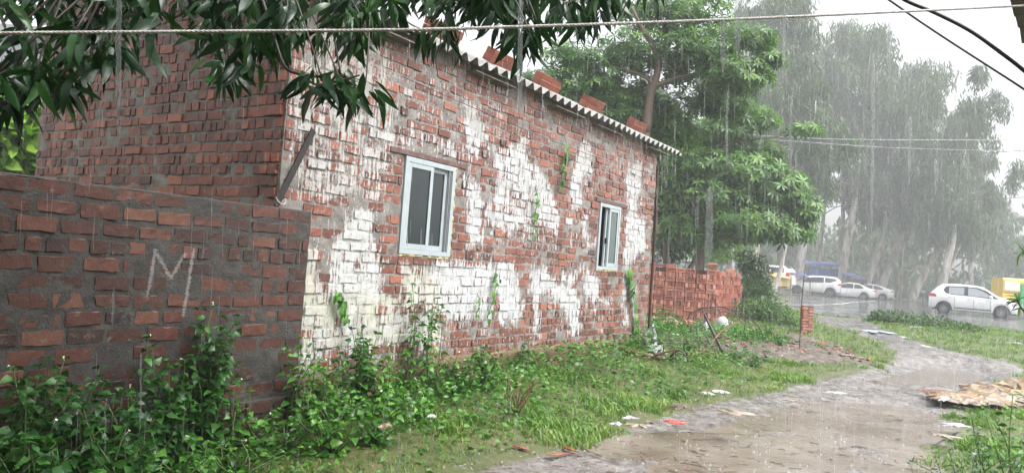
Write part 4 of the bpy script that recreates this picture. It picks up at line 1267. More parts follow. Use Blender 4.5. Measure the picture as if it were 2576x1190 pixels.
# base px, a px higher on the trunk (gives the lean), depth, trunk radius, crown variant, height of crown base, scale, label
GUM = [
 (2009, 703, 2018, 620, 71, .44, 0, 8.5, 1.15, 'gum tree with a thick pale trunk directly behind the parked off-roader'),
 (1951, 709, 1970, 636, 50, .15, 3, 7, .8, 'thin dark leaning trunk between the yellow tarp and the off-roader'),
 (1896, 672, 1898, 620, 56, .20, 1, 8, 1.1, 'left gum of the pale pair beside the yellow tarp'),
 (1908, 672, 1911, 620, 58, .18, 2, 9, 1.1, 'right gum of the pale pair beside the yellow tarp'),
 (2116, 718, 2146, 520, 71, .38, 1, 10, 1.25, 'tall pale leaning gum behind the gap between off-roader and saloon'),
 (2112, 690, 2122, 500, 76, .26, 2, 11, 1.2, 'straight slim pale gum standing next to the tall leaning gum'),
 (2186, 712, 2212, 625, 74, .34, 0, 8, 1.15, 'left trunk of the leaning gum pair above the saloon'),
 (2199, 716, 2222, 620, 75, .28, 3, 9, 1.1, 'right trunk of the leaning gum pair above the saloon'),
 (2219, 722, 2252, 625, 74, .38, 2, 8, 1.2, 'strongly leaning pale gum at the right of the parked white cars'),
 (2262, 728, 2268, 640, 74, .22, 1, 8, 1.1, 'faint distant gum to the right of the leaning pale one'),
 (2303, 738, 2328, 690, 72, .36, 3, 6, 1.1, 'pale stub-like gum trunk left of the dark car'),
 (2372, 740, 2388, 640, 64, .34, 0, 6.5, 1.1, 'pale gum trunk rising behind the white hatchback'),
 (2352, 742, 2378, 690, 70, .20, 1, 6, .9, 'thin dark diagonal gum beside the trunk behind the hatchback'),
 (2440, 735, 2446, 640, 80, .25, 2, 5, .85, 'misty gum above the roof of the white hatchback'),
 (2520, 735, 2524, 640, 88, .25, 3, 4, .8, 'misty gum above the yellow and green vehicle'),
 (1840, 660, 1846, 560, 60, .25, 0, 7, 1.15, 'gum tree hidden behind the spreading whorled tree'),
 (1600, 640, 1606, 560, 62, .25, 1, 6, .8, 'distant gum seen over the roof bricks'),
 (2050, 700, 2065, 600, 75, .25, 2, 8, 1.25, 'far gum between the thick pale trunk and the tall leaning one'),
]
for (bx, by, tx, ty, Y, r, cv, hb, sc, lab) in GUM:
    B = atY(bx, by, Y); Tq = atY(tx, ty, Y); lean = (Tq - B) / max(.1, (Tq - B)[2]); lean[2] = 0
    g = float(H0(B[0], B[1]))
    root = empty('gum_tree', (B[0], B[1], g), lab, 'tree', 'gum trees beyond the road')
    hgt = hb + 8 * sc
    P = []; 
    for k in range(9):
        z = g - .2 + (hgt + .2) * k / 8
        zz = min(z - B[2], 6) + max(0, z - B[2] - 6) * .6
        P.append(np.array([B[0], B[1], z]) + lean * zz + np.array([rt.normal() * .08, rt.normal() * .08, 0]) * (k > 0))
    P = spline(P, 3); m = MB(); m.tube(P, np.linspace(r * 1.1, r * .25, len(P)), 9); m.build('trunk', M['gumbark'], root, True)
    cm, cs_ = CR[cv]
    top = P[int(len(P) * hb / hgt)]
    rz = rt.random() * 6.283
    Mx = Matrix.Translation(Vector(top.tolist())) @ Matrix.Rotation(rz, 4, 'Z') @ Matrix.Scale(sc, 4)
    o = link('crown', cm, root, Mx); o['kind'] = 'stuff'
    m = MB()
    for k in range(10):
        c = np.array(Mx @ Vector(cs_[k * 4].tolist())); s0 = P[min(len(P) - 2, int(len(P) * (hb + (c[2] - top[2]) * .55) / hgt))]
        Q = spline([s0, (s0 + c) / 2 + np.array([0, 0, .3]), c], 4); m.tube(Q, np.linspace(r * .30, r * .06, len(Q)), 5)
    m.build('limbs', M['gumbark'], root, True)['kind'] = 'stuff'
# far wood closing the horizon
P = []
for k in range(260):
    a = rad(rt.uniform(-35, 50)); dd = rt.uniform(95, 135)
    c = np.array([math.sin(a) * dd, math.cos(a) * dd, rt.uniform(1, 11 if a < rad(33) else 6.5)]); m_ = 170
    P.append(c + rdirs(m_, rt) * (rt.random(m_) ** .4)[:, None] * rt.uniform(2.0, 4.2) * np.array([1.2, 1.2, 1]))
P = np.concatenate(P); D = rt.normal(size=P.shape) * .5 + np.array([0, 0, -.8])
o = leaf_mass('distant_wood', P, D, rt.uniform(.9, 1.7, len(P)), (TL['gum'][0][0] * np.array([2.2, 1, 1]), TL['gum'][0][1]), M['euc'], None, rt, 1.0)
props(o, 'far misty wood closing the view beyond the gum trees', 'wood', None, 'stuff')
# grey neighbour building glimpsed through the mango leaves at the far left
B = atY(40, 330, 19)
nb = empty('neighbour_building', (B[0] - 2.5, B[1] + 2, 0), 'plain grey plastered building glimpsed through the leaves at the far left', 'building')
m = MB(); m.box((B[0] - 2.5, B[1] + 2.5, 3.2), (4.2, 0, 0), (0, 2.4, 0), (0, 0, 3.2)); m.build('wall', M['grey_plaster'], nb)
m = MB(); m.box((B[0] - 2.5, B[1] + 2.5, 6.5), (4.4, 0, 0), (0, 2.6, 0), (0, 0, .09)); m.build('roof_slab', M['grey_plaster'], nb)

# ------------------------------------------------------------------ stacked new bricks
def frogbrick(L=.222, Wd=.106, Tt=.07, frog=True):
    """brick lying with its big face to +c (front) : a = length, b = width(up), c = thickness"""
    V = []; F = []
    def ring(a, b, c): 
        n0 = len(V); V.extend([(-a, -b, c), (a, -b, c), (a, b, c), (-a, b, c)]); return n0
    a, b, c = L / 2, Wd / 2, Tt / 2; e = .004
    r0 = ring(a, b, -c); r1 = ring(a, b, c - e); r2 = ring(a - e, b - e, c)
    rr_ = [r0, r1, r2]
    if frog: rr_ += [ring(a - .028, b - .024, c), ring(a - .036, b - .032, c - .020)]
    for p, q in zip(rr_[:-1], rr_[1:]):
        for i in range(4): F.append((p + i, p + (i + 1) % 4, q + (i + 1) % 4, q + i))
    F.append(tuple(rr_[-1] + i for i in range(4))); F.append((r0 + 3, r0 + 2, r0 + 1, r0))
    if frog:   # raised mark pressed into the frog: round, block with bar, block, round
        z0, z1 = c - .020, c - .001
        def poly(pts):
            n0 = len(V); k = len(pts); V.extend([(x, y, z0) for x, y in pts]); V.extend([(x, y, z1) for x, y in pts])
            F.append(tuple(n0 + k + i for i in range(k)))
            for i in range(k): F.append((n0 + i, n0 + (i + 1) % k, n0 + k + (i + 1) % k, n0 + k + i))
        for cx in (-.052, .052):
            poly([(cx + .012 * math.cos(t), .012 * math.sin(t)) for t in np.linspace(0, 2 * math.pi, 7)[:-1]])
        poly([(-.030, -.013), (-.024, -.013), (-.024, .013), (-.030, .013)]); poly([(-.018, -.013), (-.012, -.013), (-.012, .013), (-.018, .013)])
        poly([(-.024, -.003), (-.018, -.003), (-.018, .004), (-.024, .004)])
        poly([(.002, -.013), (.024, -.013), (.024, -.007), (.002, -.007)]); poly([(.002, .007), (.024, .007), (.024, .013), (.002, .013)]); poly([(.002, -.004), (.018, -.004), (.018, .004), (.002, .004)])
    return np.array(V), F
FB = [mesh_np('new_brick', *frogbrick(), M['brick_new'], False, {'btone': np.full(len(frogbrick()[0]), t_)}) for t_ in (.3, .5, .75)]
PB = [mesh_np('new_brick', *frogbrick(frog=False), M['brick_new'], False, {'btone': np.full(len(frogbrick(frog=False)[0]), t_)}) for t_ in (.05, .2, .4, .7, 1.0)]
def rmat(X, Yv, Zv, p):
    return Matrix([[X[i], Yv[i], Zv[i], p[i]] for i in range(3)] + [[0, 0, 0, 1]])
pb = gpt(1716, 806); ang = rad(-11)
PX = np.array([math.cos(ang), math.sin(ang), 0]); PY = np.array([-math.sin(ang), math.cos(ang), 0]); PZ = np.array([0, 0, 1.0])
Lp = atY(1632, 800, pb[1]); Rp = atY(1793, 800, pb[1])
width = float((Rp - Lp) @ PX); width = abs(width)
toph = float(atY(1716, 674, pb[1])[2]) - pb[2]
sc_ = toph / (11 * .110)
print('pile', pb, 'w', width, 'h', toph, 'scale', sc_)
pile = empty('brick_stack', pb, 'large stack of new salmon red bricks set on edge beyond the end of the house', 'brick stack')
rp = np.random.default_rng(77)
corner = np.array([Rp[0], pb[1] - .1, pb[2]])
cells = []
LAY = 11
for k in range(LAY):
    z = .055 + k * .110
    frogrow = (k % 2 == 0)
    side_len = 3.2; ncol = 13
    # front face, running to the left of the corner
    for i in range(ncol):
        a = -(i + .5) * .232
        if frogrow:
            if k == LAY - 1 and rp.random() < .35: continue
            cells.append((corner + PX * (a + rp.normal() * .004) + PY * (.04 + rp.normal() * .006) + PZ * z, PX, PZ, -PY, 'f'))
        else:
            for j in range(3):
                cells.append((corner + PX * (a - .077 + j * .077 + rp.normal() * .003) + PY * (.115 + rp.normal() * .012) + PZ * z, PY, PZ, PX, 'p'))
    # right face running back
    for j in range(13):
        bb = .12 + (j + .5) * .232
        if k > LAY - 3 and j > 5 and rp.random() < .3: continue
        stag = .10 * max(0, j - 4) if j > 4 else 0
        if not frogrow:
            for q in range(3): cells.append((corner + PX * (stag + .0 + rp.normal() * .022) + PY * (bb + .04 + q * .077) + PZ * (z + rp.normal() * .003), PX, PZ, PY, 'p'))
        else:
            cells.append((corner + PX * (stag + .04 + rp.normal() * .022) + PY * bb + PZ * z, PY, PZ, PX, 'p'))
# top layer seen from a little above and a few loose ones
for i in range(6):
    cells.append((corner + PX * (-1.05 - .1 * i * 1.6) + PY * (.35 + .05 * i) + PZ * (.035 + LAY * .110), PX, PY, PZ, 'p'))
cells.append((corner + PX * -.12 + PY * .06 + PZ * (LAY * .110 + .035), PX * .97 + PZ * -.1, PY, PZ, 'f'))
cells.append((corner + PX * -.12 + PY * .02 + PZ * (LAY * .110 + .12), PX, PY * .95 + PZ * .3, PZ * .95 - PY * .3, 'f'))
cells.append((corner + PX * .38 + PY * .9 + PZ * (LAY * .110 + .035), PX, PY, PZ, 'f'))
cells.sort(key=lambda c: (0 if c[4] == 'f' else 1, np.linalg.norm(c[0] - CAM)))
cells = cells[:300] + [(*c[:4], 'p') for c in cells[300:]]
bigm = MB(); tn = []
for k, (p, X, Yv, Zv, kd) in enumerate(cells):
    X, Yv, Zv = [np.asarray(v, float) / np.linalg.norm(v) for v in (X, Yv, Zv)]
    t_ = rp.normal() * .012; X2 = X * math.cos(t_) + Yv * math.sin(t_); Y2_ = Yv * math.cos(t_) - X * math.sin(t_)
    p = corner + (p - corner) * sc_
    if np.cross(X2, Y2_) @ Zv < 0: Zv = -Zv
    if k < 300:
        Mx = rmat(X2 * sc_ * .965, Y2_ * sc_ * .955, Zv * sc_ * .95, p)
        link('brick', (FB if kd == 'f' else PB)[int(rp.integers(3 if kd == 'f' else 5))], pile, Mx)
    else:
        v, f = frogbrick(frog=False); bigm.add(p + (v[:, :1] * X2 + v[:, 1:2] * Y2_ + v[:, 2:] * Zv) * sc_, f); tn.append(np.full(len(v), rp.uniform(.2, .8)))
if bigm.n: bigm.build('stacked_bricks', M['brick_new'], pile, attrs={'btone': np.concatenate(tn)})['kind'] = 'stuff'
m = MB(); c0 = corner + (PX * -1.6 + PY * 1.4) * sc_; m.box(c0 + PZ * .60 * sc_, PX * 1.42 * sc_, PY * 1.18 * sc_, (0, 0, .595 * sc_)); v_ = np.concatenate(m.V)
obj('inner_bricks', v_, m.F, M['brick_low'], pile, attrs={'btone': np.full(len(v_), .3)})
# small brick pillar by the lane
q = gpt(2031, 838); h = float(atY(2031, 772, q[1])[2]) - q[2]
col = empty('brick_pillar', q, 'small free standing pillar of red bricks behind the thin rod', 'brick pillar')
s2 = h / (9 * .078); wpx = float(atY(2046, 800, q[1])[0] - atY(2018, 800, q[1])[0]) / 2
for k in range(9):
    for j in range(2):
        w0 = wpx * (1 if k % 2 == j else .9)
        v, f = brick_geo(wpx * (.98 if k % 2 else .8 if j else 1.12) * 1.0, .069 * s2, .18, rp, .006)
        off = (-.5 + j) * wpx
        P_ = q + np.array([0, 0, (k + .5) * .078 * s2]) + np.outer(v[:, 0] + off + rp.normal() * .006, [1, 0, 0]) + np.outer(v[:, 1], [0, 0, 1]) + np.outer(v[:, 2] + rp.normal() * .008, [0, -1, 0])
        n0 = len(v); ff = list(f)
        obj('brick', P_, ff, M['brick_new'], col, attrs={'btone': np.full(n0, rp.uniform(.25, .7))})
m = MB(); m.box(q + [0, .09, .39 * s2 - .01], (wpx * .9, 0, 0), (0, .08, 0), (0, 0, .352 * s2 + .005)); v_ = np.concatenate(m.V); obj('core', v_, m.F, M['soil'], col, attrs={'btone': np.full(len(v_), .3)})
# loose bricks holding the roof down
sites = [(1130, 'first'), (1280, 'second'), (1400, 'third'), (1515, 'fourth'), (1630, 'last')]
names = ['by the mango leaves', 'second from left', 'middle of five', 'second from right', 'at the right end']
for i, (x, _) in enumerate(sites):
    s = onwall(x, 300, .16)[0] + (.0 if i else 0)
    base = W(s, ZE, NOFF) + rdir * .22 + rn * (AMP + .008)
    for j, (lv, ds, dl, what) in enumerate(((0, -.12, 0, 'lower left'), (0, .12, .02, 'lower right'), (1, -.10, .02, 'upper left'), (1, .135, .03, 'upper right'))):
        v, f = frogbrick(.23, .115, .072, False)
        c = base + UU * ds + rdir * dl + rn * (.037 + lv * .0735)
        t_ = rp.normal() * .05; X = UU * math.cos(t_) + rdir * math.sin(t_); Yv = rdir * math.cos(t_) - UU * math.sin(t_)
        P_ = c + v[:, :1] * X + v[:, 1:2] * Yv + v[:, 2:] * rn + rp.normal(size=v.shape) * .0022
        if np.cross(X, Yv) @ rn < 0: f = [g_[::-1] for g_ in f]
        o = obj('roof_brick', P_, f, M['brick_side'], None, attrs={'btone': np.full(len(v), rp.uniform(.4, .8))})
        props(o, '%s brick of the small pile weighing down the roof, %s' % (what, names[i]), 'brick', 'loose bricks on the roof edge')

# ------------------------------------------------------------------ vehicles
def lin(P, x):
    P = np.array(P); return np.interp(x, P[:, 0], P[:, 1])
def wheel(parent, c, ax, r, w, fwd, Mloc, nsp=10):
    """c centre local, axle along local y"""
    prof = [(r * .62, -w / 2), (r * .93, -w / 2), (r, -w * .32), (r, w * .32), (r * .93, w / 2), (r * .62, w / 2), (r * .62, w * .1), (r * .60, -w * .1)]
    n = 20; V = []; F = []
    for k in range(n):
        a = 2 * math.pi * k / n
        for (q, y) in prof: V.append((c[0] + q * math.cos(a), c[1] + y, c[2] + q * math.sin(a)))
    kk = len(prof)
    for k in range(n):
        k2 = (k + 1) % n
        for j in range(kk): F.append((k * kk + j, k * kk + (j + 1) % kk, k2 * kk + (j + 1) % kk, k2 * kk + j))
    ty = objL('tyre', V, F, M['tyre'], parent, Mloc, True)
    m = MB(); y0 = c[1] + ax * w * .30
    V = [(c[0] + r * .64 * math.cos(a), c[1] + ax * w * .12, c[2] + r * .64 * math.sin(a)) for a in np.linspace(0, 2 * math.pi, 21)[:-1]]
    m.add(V, [tuple(range(20))], 1)
    for k in range(nsp):
        a = 2 * math.pi * k / nsp; d = np.array([math.cos(a), 0, math.sin(a)]); e = np.array([-math.sin(a), 0, math.cos(a)])
        m.box(np.array([c[0], y0, c[2]]) + d * r * .34, d * r * .30, e * r * .045, (0, w * .06, 0))
    Vr = []; Fr = []
    for k in range(20):
        a = 2 * math.pi * k / 20
        for q in (r * .57, r * .66): Vr.append((c[0] + q * math.cos(a), y0 + ax * .01, c[2] + q * math.sin(a)))
    for k in range(20): k2 = (k + 1) % 20; Fr.append((k * 2, k * 2 + 1, k2 * 2 + 1, k2 * 2))
    m.add(Vr, Fr, 0)
    objL('rim', np.concatenate(m.V), m.F, [M['rim'], M['trim']], parent, Mloc, False, m.m)
def objL(name, V, F, mt, parent, Mloc, smooth=False, midx=None):
    V = np.asarray(V, float); R = np.array(Mloc)
    return obj(name, V @ R[:3, :3].T + R[:3, 3], F, mt, parent, smooth, None, midx)
def car(name, label, cat, Mloc, L, Wd, top, belt, wheels, r, side_glass, wsf, wsr, paint, glass, sillz=.22, group=None, nsp=10, lampr=None, lampf=None, skirt=True, trimbelt=True):
    """x runs from rear (0) to front (L); top, belt lists of (x, z)"""
    root = empty(name, (Mloc[0][3], Mloc[1][3], Mloc[2][3]), label, cat, group)
    xs = sorted(set(list(np.linspace(0, L, 46)) + [w + k * r * .3 for w in wheels for k in (-3.8, -3, -2, -1, 0, 1, 2, 3, 3.8)])); xs = np.array([x for x in xs if 0 <= x <= L])
    hw = lambda x: Wd / 2 * (1 - .16 * np.clip(1 - x / (.16 * L), 0, 1) ** 2 - .22 * np.clip((x - .84 * L) / (.16 * L), 0, 1) ** 2)
    ra = r * 1.16
    slope = .30
    def sec(x):
        h = float(hw(x)); zt = float(lin(top, x)); zb = min(float(lin(belt, x)), zt - .01)
        zs = sillz + .10 * max(0, 1 - x / .5) + .06 * max(0, 1 - (L - x) / .5); za = zs
        for w in wheels:
            d = abs(x - w)
            if d < ra: za = max(za, r + math.sqrt(ra * ra - d * d))
        yr = max(.25, .965 * h - max(0, zt - zb) * slope)
        zmid = max(za + .03, (zs + zb) * .52)
        return [(.55 * h, zs if za <= zs + .01 else za), (.93 * h, max(zs, za)), (.985 * h, max(zs + .05, za + .012)), (h, max(zmid, za + .02)), (.995 * h, max(zb - .07, za + .03)), (.965 * h, zb), (yr, zt - .035 if zt - zb > .1 else zt - .004), (yr * .86, zt), (yr * .4, zt + .022), (0, zt + .028)]
    S = [sec(x) for x in xs]; k = len(S[0]); V = []; F = []
    for sg in (1, -1):
        for x, s_ in zip(xs, S):
            for y, z in s_: V.append((x, y * sg, z))
    n = len(xs)
    for g_, sg in enumerate((1, -1)):
        o_ = g_ * n * k
        for i in range(n - 1):
            for j in range(k - 1):
                f = (o_ + i * k + j, o_ + i * k + j + 1, o_ + (i + 1) * k + j + 1, o_ + (i + 1) * k + j)
                F.append(f if sg > 0 else f[::-1])
    F.append(tuple(range(k)) + tuple(n * k + j for j in range(k - 1, -1, -1))); e0 = (n - 1) * k
    F.append(tuple(e0 + j for j in range(k - 1, -1, -1)) + tuple(n * k + e0 + j for j in range(k)))
    objL('body', V, F, paint, root, Mloc, True)
    yside = lambda x, z: .965 * float(hw(x)) - max(0, z - float(lin(belt, x))) * slope * .985
    for sg in (1, -1):
        if side_glass[0] is not None and trimbelt:    # black surround
            P = side_glass[0]; V = []
            for x, a, b in P:
                for z in (a, b): V.append((x, sg * (yside(x, z) + .006), z))
            F = [(2 * i, 2 * i + 2, 2 * i + 3, 2 * i + 1) if sg < 0 else (2 * i + 1, 2 * i + 3, 2 * i + 2, 2 * i) for i in range(len(P) - 1)]
            objL('window_surround', V, F, M['trim'], root, Mloc)
        for P in side_glass[1:]:
            V = []
            for x, a, b in P:
                for z in (a, b): V.append((x, sg * (yside(x, z) + .014), z))
            F = [(2 * i, 2 * i + 2, 2 * i + 3, 2 * i + 1) if sg < 0 else (2 * i + 1, 2 * i + 3, 2 * i + 2, 2 * i) for i in range(len(P) - 1)]
            objL('side_window', V, F, glass, root, Mloc)
    for (xa, xb, nm) in ((wsf[0], wsf[1], 'windscreen'), (wsr[0], wsr[1], 'rear_window')):
        V = []; X = np.linspace(xa, xb, 6)
        for x in X:
            h = float(hw(x)); zt = float(lin(top, x)); zb = float(lin(belt, x)); yr = max(.25, .965 * h - max(0, zt - zb) * slope)
            for t_ in (-.97, -.86, -.4, 0, .4, .86, .97): V.append((x, yr * t_, zt + (.030 - .026 * abs(t_) ** 2 * (1 if abs(t_) < .9 else 1.3)) + .008))
        F = [(i * 7 + j, (i + 1) * 7 + j, (i + 1) * 7 + j + 1, i * 7 + j + 1) for i in range(5) for j in range(6)]
        if xb < xa: F = [f[::-1] for f in F]
        objL(nm, V, F, M['carglass'], root, Mloc)
    for w in wheels:
        for sg in (1, -1):
            wheel(root, (w, sg * (Wd / 2 * .90), r), sg, r, .20, None, Mloc, nsp)
            n0 = 16; V = []; F = []
            for kk_ in range(n0 + 1):
                a = math.pi * kk_ / n0
                V += [(w + ra * .99 * math.cos(a), sg * Wd / 2 * .93, r + ra * .99 * math.sin(a)), (w + ra * .99 * math.cos(a), sg * Wd / 2 * .45, r + ra * .99 * math.sin(a))]
            F = [(2 * i, 2 * i + 1, 2 * i + 3, 2 * i + 2) for i in range(n0)] + [tuple(2 * i + 1 for i in range(n0 + 1))]
            objL('wheel_arch', V, F, M['trim'], root, Mloc)
    m = MB(); m.box((L / 2, 0, sillz + .06), (L * .46, 0, 0), (0, Wd * .40, 0), (0, 0, .07)); objL('underbody', np.concatenate(m.V), m.F, M['trim'], root, Mloc)
    for sg in (1, -1):
        xm = wsf[0] - .35 if wsf[0] > wsf[1] else wsf[0] + .2
        zb = float(lin(belt, xm)); y0 = sg * (float(hw(xm)) + .07)
        m = MB(); v, f = tube([(xm - .08, y0, zb + .09), (xm - .05, y0, zb + .09), (xm + .03, y0, zb + .09), (xm + .07, y0, zb + .09)], [.05, .085, .08, .03], 8); m.add(v, f)
        objL('mirror', np.concatenate(m.V), m.F, paint, root, Mloc, True)
        for xd in ([side_glass[1][len(side_glass[1]) // 2][0] - .25, side_glass[2][0][0] + .08] if len(side_glass) > 2 else []):
            m = MB(); z = float(lin(belt, xd)) - .10; m.box((xd, sg * (float(hw(xd)) + .008), z), (.09, 0, 0), (0, .012, 0), (0, 0, .014)); objL('door_handle', np.concatenate(m.V), m.F, paint, root, Mloc)
        # door seams
        m = MB()
        for xd in (wheels[0] + r * 1.5, (wheels[0] + wheels[1]) / 2 + .05, wheels[1] - r * 1.55):
            m.box((xd, sg * (float(hw(xd)) - .002), (sillz + float(lin(belt, xd))) / 2 + .02), (.005, 0, 0), (0, .008, 0), (0, 0, (float(lin(belt, xd)) - sillz) / 2 - .08))
        objL('door_seam', np.concatenate(m.V), m.F, M['trim'], root, Mloc)['kind'] = 'stuff'
        if skirt:
            m = MB(); xa, xb = wheels[0] + r * 1.3, wheels[1] - r * 1.3
            m.box(((xa + xb) / 2, sg * (Wd / 2 + .004), sillz + .13), ((xb - xa) / 2 - .05, 0, .0), (0, .008, 0), (0, 0, .022)); objL('side_moulding', np.concatenate(m.V), m.F, M['trim'], root, Mloc)
        if lampr:
            x0, x1, z0, z1 = lampr; V = []
            for x in np.linspace(x0, x1, 4):
                for z in (z0, z1 if x < x1 - .01 else (z0 + z1) / 2 + .02): V.append((x - .004, sg * (float(hw(max(x, 0))) * .992 + .006), z))
            V += [(x0 - .012, sg * float(hw(0)) * .72, z0), (x0 - .012, sg * float(hw(0)) * .72, z1)]
            F = [(2 * i, 2 * i + 2, 2 * i + 3, 2 * i + 1) for i in range(3)] + [(8, 0, 1, 9)]
            objL('rear_lamp', V, F, M['redlamp'], root, Mloc)
        if lampf:
            x0, x1, z0, z1 = lampf; V = []
            for x in np.linspace(x0, x1, 4):
                for z in (z0, z1): V.append((x + .004, sg * (float(hw(x)) * .99 + .008), z - (x - x0) * .05))
            V += [(x1 + .014, sg * float(hw(L)) * .70, z0 - .04), (x1 + .014, sg * float(hw(L)) * .70, z1 - .05)]
            F = [(2 * i, 2 * i + 2, 2 * i + 3, 2 * i + 1) for i in range(3)] + [(6, 8, 9, 7)]
            objL('headlamp', V, F, M['headlamp'], root, Mloc)
    return root
def carmat(pr, pf, zr=None, zf=None, wr=.8, wf=3.2, L=4, side=1, halfw=.8, Yr=None, Yf=None):
    """place so near-side wheel contacts fall at pixels pr (rear) and pf (front); side=-1: near side is local -y"""
    A = atz(*pr, ROADZ) if Yr is None else atY(*pr, Yr)
    B = atz(*pf, ROADZ) if Yf is None else atY(*pf, Yf)
    X = (B - A); X[2] = 0; X /= np.linalg.norm(X); Z = np.array([0, 0, 1.0]); Yv = np.cross(Z, X)
    mid = (A + B) / 2
    p = mid - X * (wr + wf) / 2 - Yv * side * halfw
    return np.array([[X[0], Yv[0], 0, p[0]], [X[1], Yv[1], 0, p[1]], [0, 0, 1, mid[2]], [0, 0, 0, 1]])
# white hatchback on the road
A = atY(2373, 789, 32.0); B = atY(2518, 803, 31.0); print('hatch', A, B, np.linalg.norm(A - B))
Mh = carmat((2373, 789), (2518, 803), Yr=37.4, Yf=36.2, wr=.66, wf=3.11, side=-1, halfw=.78)
car('hatchback_car', 'white hatchback with a black window band and dark alloys driving on the road', 'car', Mh, 3.86, 1.735,
    [(0, .92), (.10, 1.10), (.35, 1.40), (.62, 1.52), (1.2, 1.55), (2.0, 1.53), (2.35, 1.46), (2.75, 1.22), (3.02, 1.05), (3.5, .95), (3.75, .84), (3.86, .62)],
    [(0, .95), (.6, 1.02), (1.2, .99), (2.9, .91), (3.86, .70)], (.66, 3.11), .305,
    [[(.62, 1.22, 1.25), (.72, 1.08, 1.42), (1.0, 1.02, 1.455), (1.6, 1.0, 1.465), (2.1, .98, 1.445), (2.45, .96, 1.33), (2.95, .94, .97)],
     [(.86, 1.06, 1.38), (1.2, 1.04, 1.40), (1.52, 1.03, 1.405)], [(1.68, 1.02, 1.405), (2.0, 1.01, 1.39), (2.3, 1.0, 1.29), (2.62, .99, 1.08)]],
    (3.0, 2.42), (.12, .48), M['carwhite'], M['carglass2'], .24, nsp=12, lampr=(0.0, .32, .86, 1.02), lampf=(3.5, 3.80, .66, .82))
# parked white cars
Ms = carmat((2083, 750), (2007, 739), Yr=65.5, Yf=66.5, wr=.9, wf=3.65, side=1, halfw=.86)
car('offroad_car', 'big white parked off-roader nose to the left, in front of the blue tarps', 'car', Ms, 4.80, 1.86,
    [(0, 1.30), (.10, 1.55), (.35, 1.78), (1.0, 1.84), (2.5, 1.82), (2.95, 1.68), (3.55, 1.28), (3.75, 1.20), (4.4, 1.12), (4.65, 1.0), (4.80, .72)],
    [(0, 1.24), (1.3, 1.22), (3.6, 1.12), (4.8, .95)], (.9, 3.65), .40,
    [None, [(.40, 1.50, 1.62), (.9, 1.30, 1.70), (1.35, 1.30, 1.72)], [(1.45, 1.26, 1.72), (2.2, 1.22, 1.71), (2.75, 1.20, 1.62), (3.25, 1.18, 1.30)]],
    (3.6, 2.88), (.08, .36), M['carwhite'], M['carglass'], .38, 'white cars parked in a row', 6, (0, .30, 1.08, 1.26), (4.35, 4.72, .86, 1.0), False)
Md = carmat((2163, 755), (2101, 748), Yr=65.5, Yf=66.5, wr=.95, wf=3.55, side=1, halfw=.80)
SED = dict(L=4.45, Wd=1.74, top=[(0, .98), (.55, 1.05), (1.0, 1.28), (1.5, 1.44), (2.2, 1.47), (2.6, 1.40), (3.2, 1.08), (3.5, .99), (4.1, .88), (4.35, .74), (4.45, .55)],
    belt=[(0, .92), (1.2, .95), (3.2, .90), (4.45, .70)], wheels=(.95, 3.55), r=.32)
car('saloon_car', 'white saloon car parked close behind the off-roader', 'car', Md, SED['L'], SED['Wd'], SED['top'], SED['belt'], SED['wheels'], SED['r'],
    [None, [(1.0, 1.0, 1.12), (1.35, .99, 1.32), (1.75, .98, 1.37)], [(1.83, .98, 1.38), (2.4, .96, 1.37), (2.7, .96, 1.26), (3.05, .96, 1.05)]],
    (3.25, 2.58), (.6, 1.35), M['carwhite'], M['carglass'], .22, 'white cars parked in a row', 10, (0, .22, .80, .94), (4.0, 4.34, .62, .76), False)
Mt = carmat((2246, 759), (2185, 752), Yr=69.5, Yf=70.5, wr=.95, wf=3.55, side=1, halfw=.80)
Mt[0, 3] -= 1.2; Mt[1, 3] += .2
car('coupe_saloon_car', 'white car with a sloping back, last of the parked row, half hidden by the saloon', 'car', Mt, SED['L'], SED['Wd'],
    [(0, 1.02), (.3, 1.07), (.9, 1.30), (1.5, 1.44), (2.2, 1.47), (2.6, 1.40), (3.2, 1.08), (3.5, .99), (4.1, .88), (4.35, .74), (4.45, .55)], SED['belt'], SED['wheels'], SED['r'],
    [None, [(.95, 1.02, 1.12), (1.35, .99, 1.32), (1.75, .98, 1.37)], [(1.83, .98, 1.38), (2.4, .96, 1.37), (2.7, .96, 1.26), (3.05, .96, 1.05)]],
    (3.25, 2.58), (.35, 1.35), M['carwhite'], M['carglass'], .22, 'white cars parked in a row', 10, (0, .30, .86, .96), (4.0, 4.34, .62, .76), False)
Mk = carmat((2420, 763), (2350, 754), Yr=64.0, Yf=65.0, wr=.95, wf=3.55, side=1, halfw=.80)
car('dark_car', 'dark blue grey car parked under the trees behind the white hatchback', 'car', Mk, SED['L'], SED['Wd'], SED['top'], SED['belt'], SED['wheels'], SED['r'],
    [None, [(1.0, 1.0, 1.12), (1.35, .99, 1.32), (1.75, .98, 1.37)], [(1.83, .98, 1.38), (2.4, .96, 1.37), (2.7, .96, 1.26), (3.05, .96, 1.05)]],
    (3.25, 2.58), (.6, 1.35), M['cardark'], M['carglass'], .22, None, 10, (0, .22, .80, .94), (4.0, 4.34, .62, .76), False)
Mv = carmat((1935, 722), (1895, 718), Yr=61.5, Yf=62.5, wr=.95, wf=3.55, side=1, halfw=.80)
car('van_car', 'white people carrier under the yellow tarp, left of the off-roader', 'car', Mv, 4.5, 1.75,
    [(0, 1.3), (.1, 1.6), (.4, 1.82), (2.6, 1.82), (3.1, 1.6), (3.7, 1.15), (4.3, 1.0), (4.5, .6)], [(0, 1.15), (4.5, .95)], (.95, 3.55), .33,
    [None, [(.4, 1.25, 1.65), (1.5, 1.22, 1.68)], [(1.65, 1.22, 1.68), (2.6, 1.2, 1.66), (3.3, 1.18, 1.3)]], (3.7, 2.9), (.08, .38), M['carwhite'], M['carglass'], .24, None, 10, (0, .2, 1.0, 1.3), None, False)
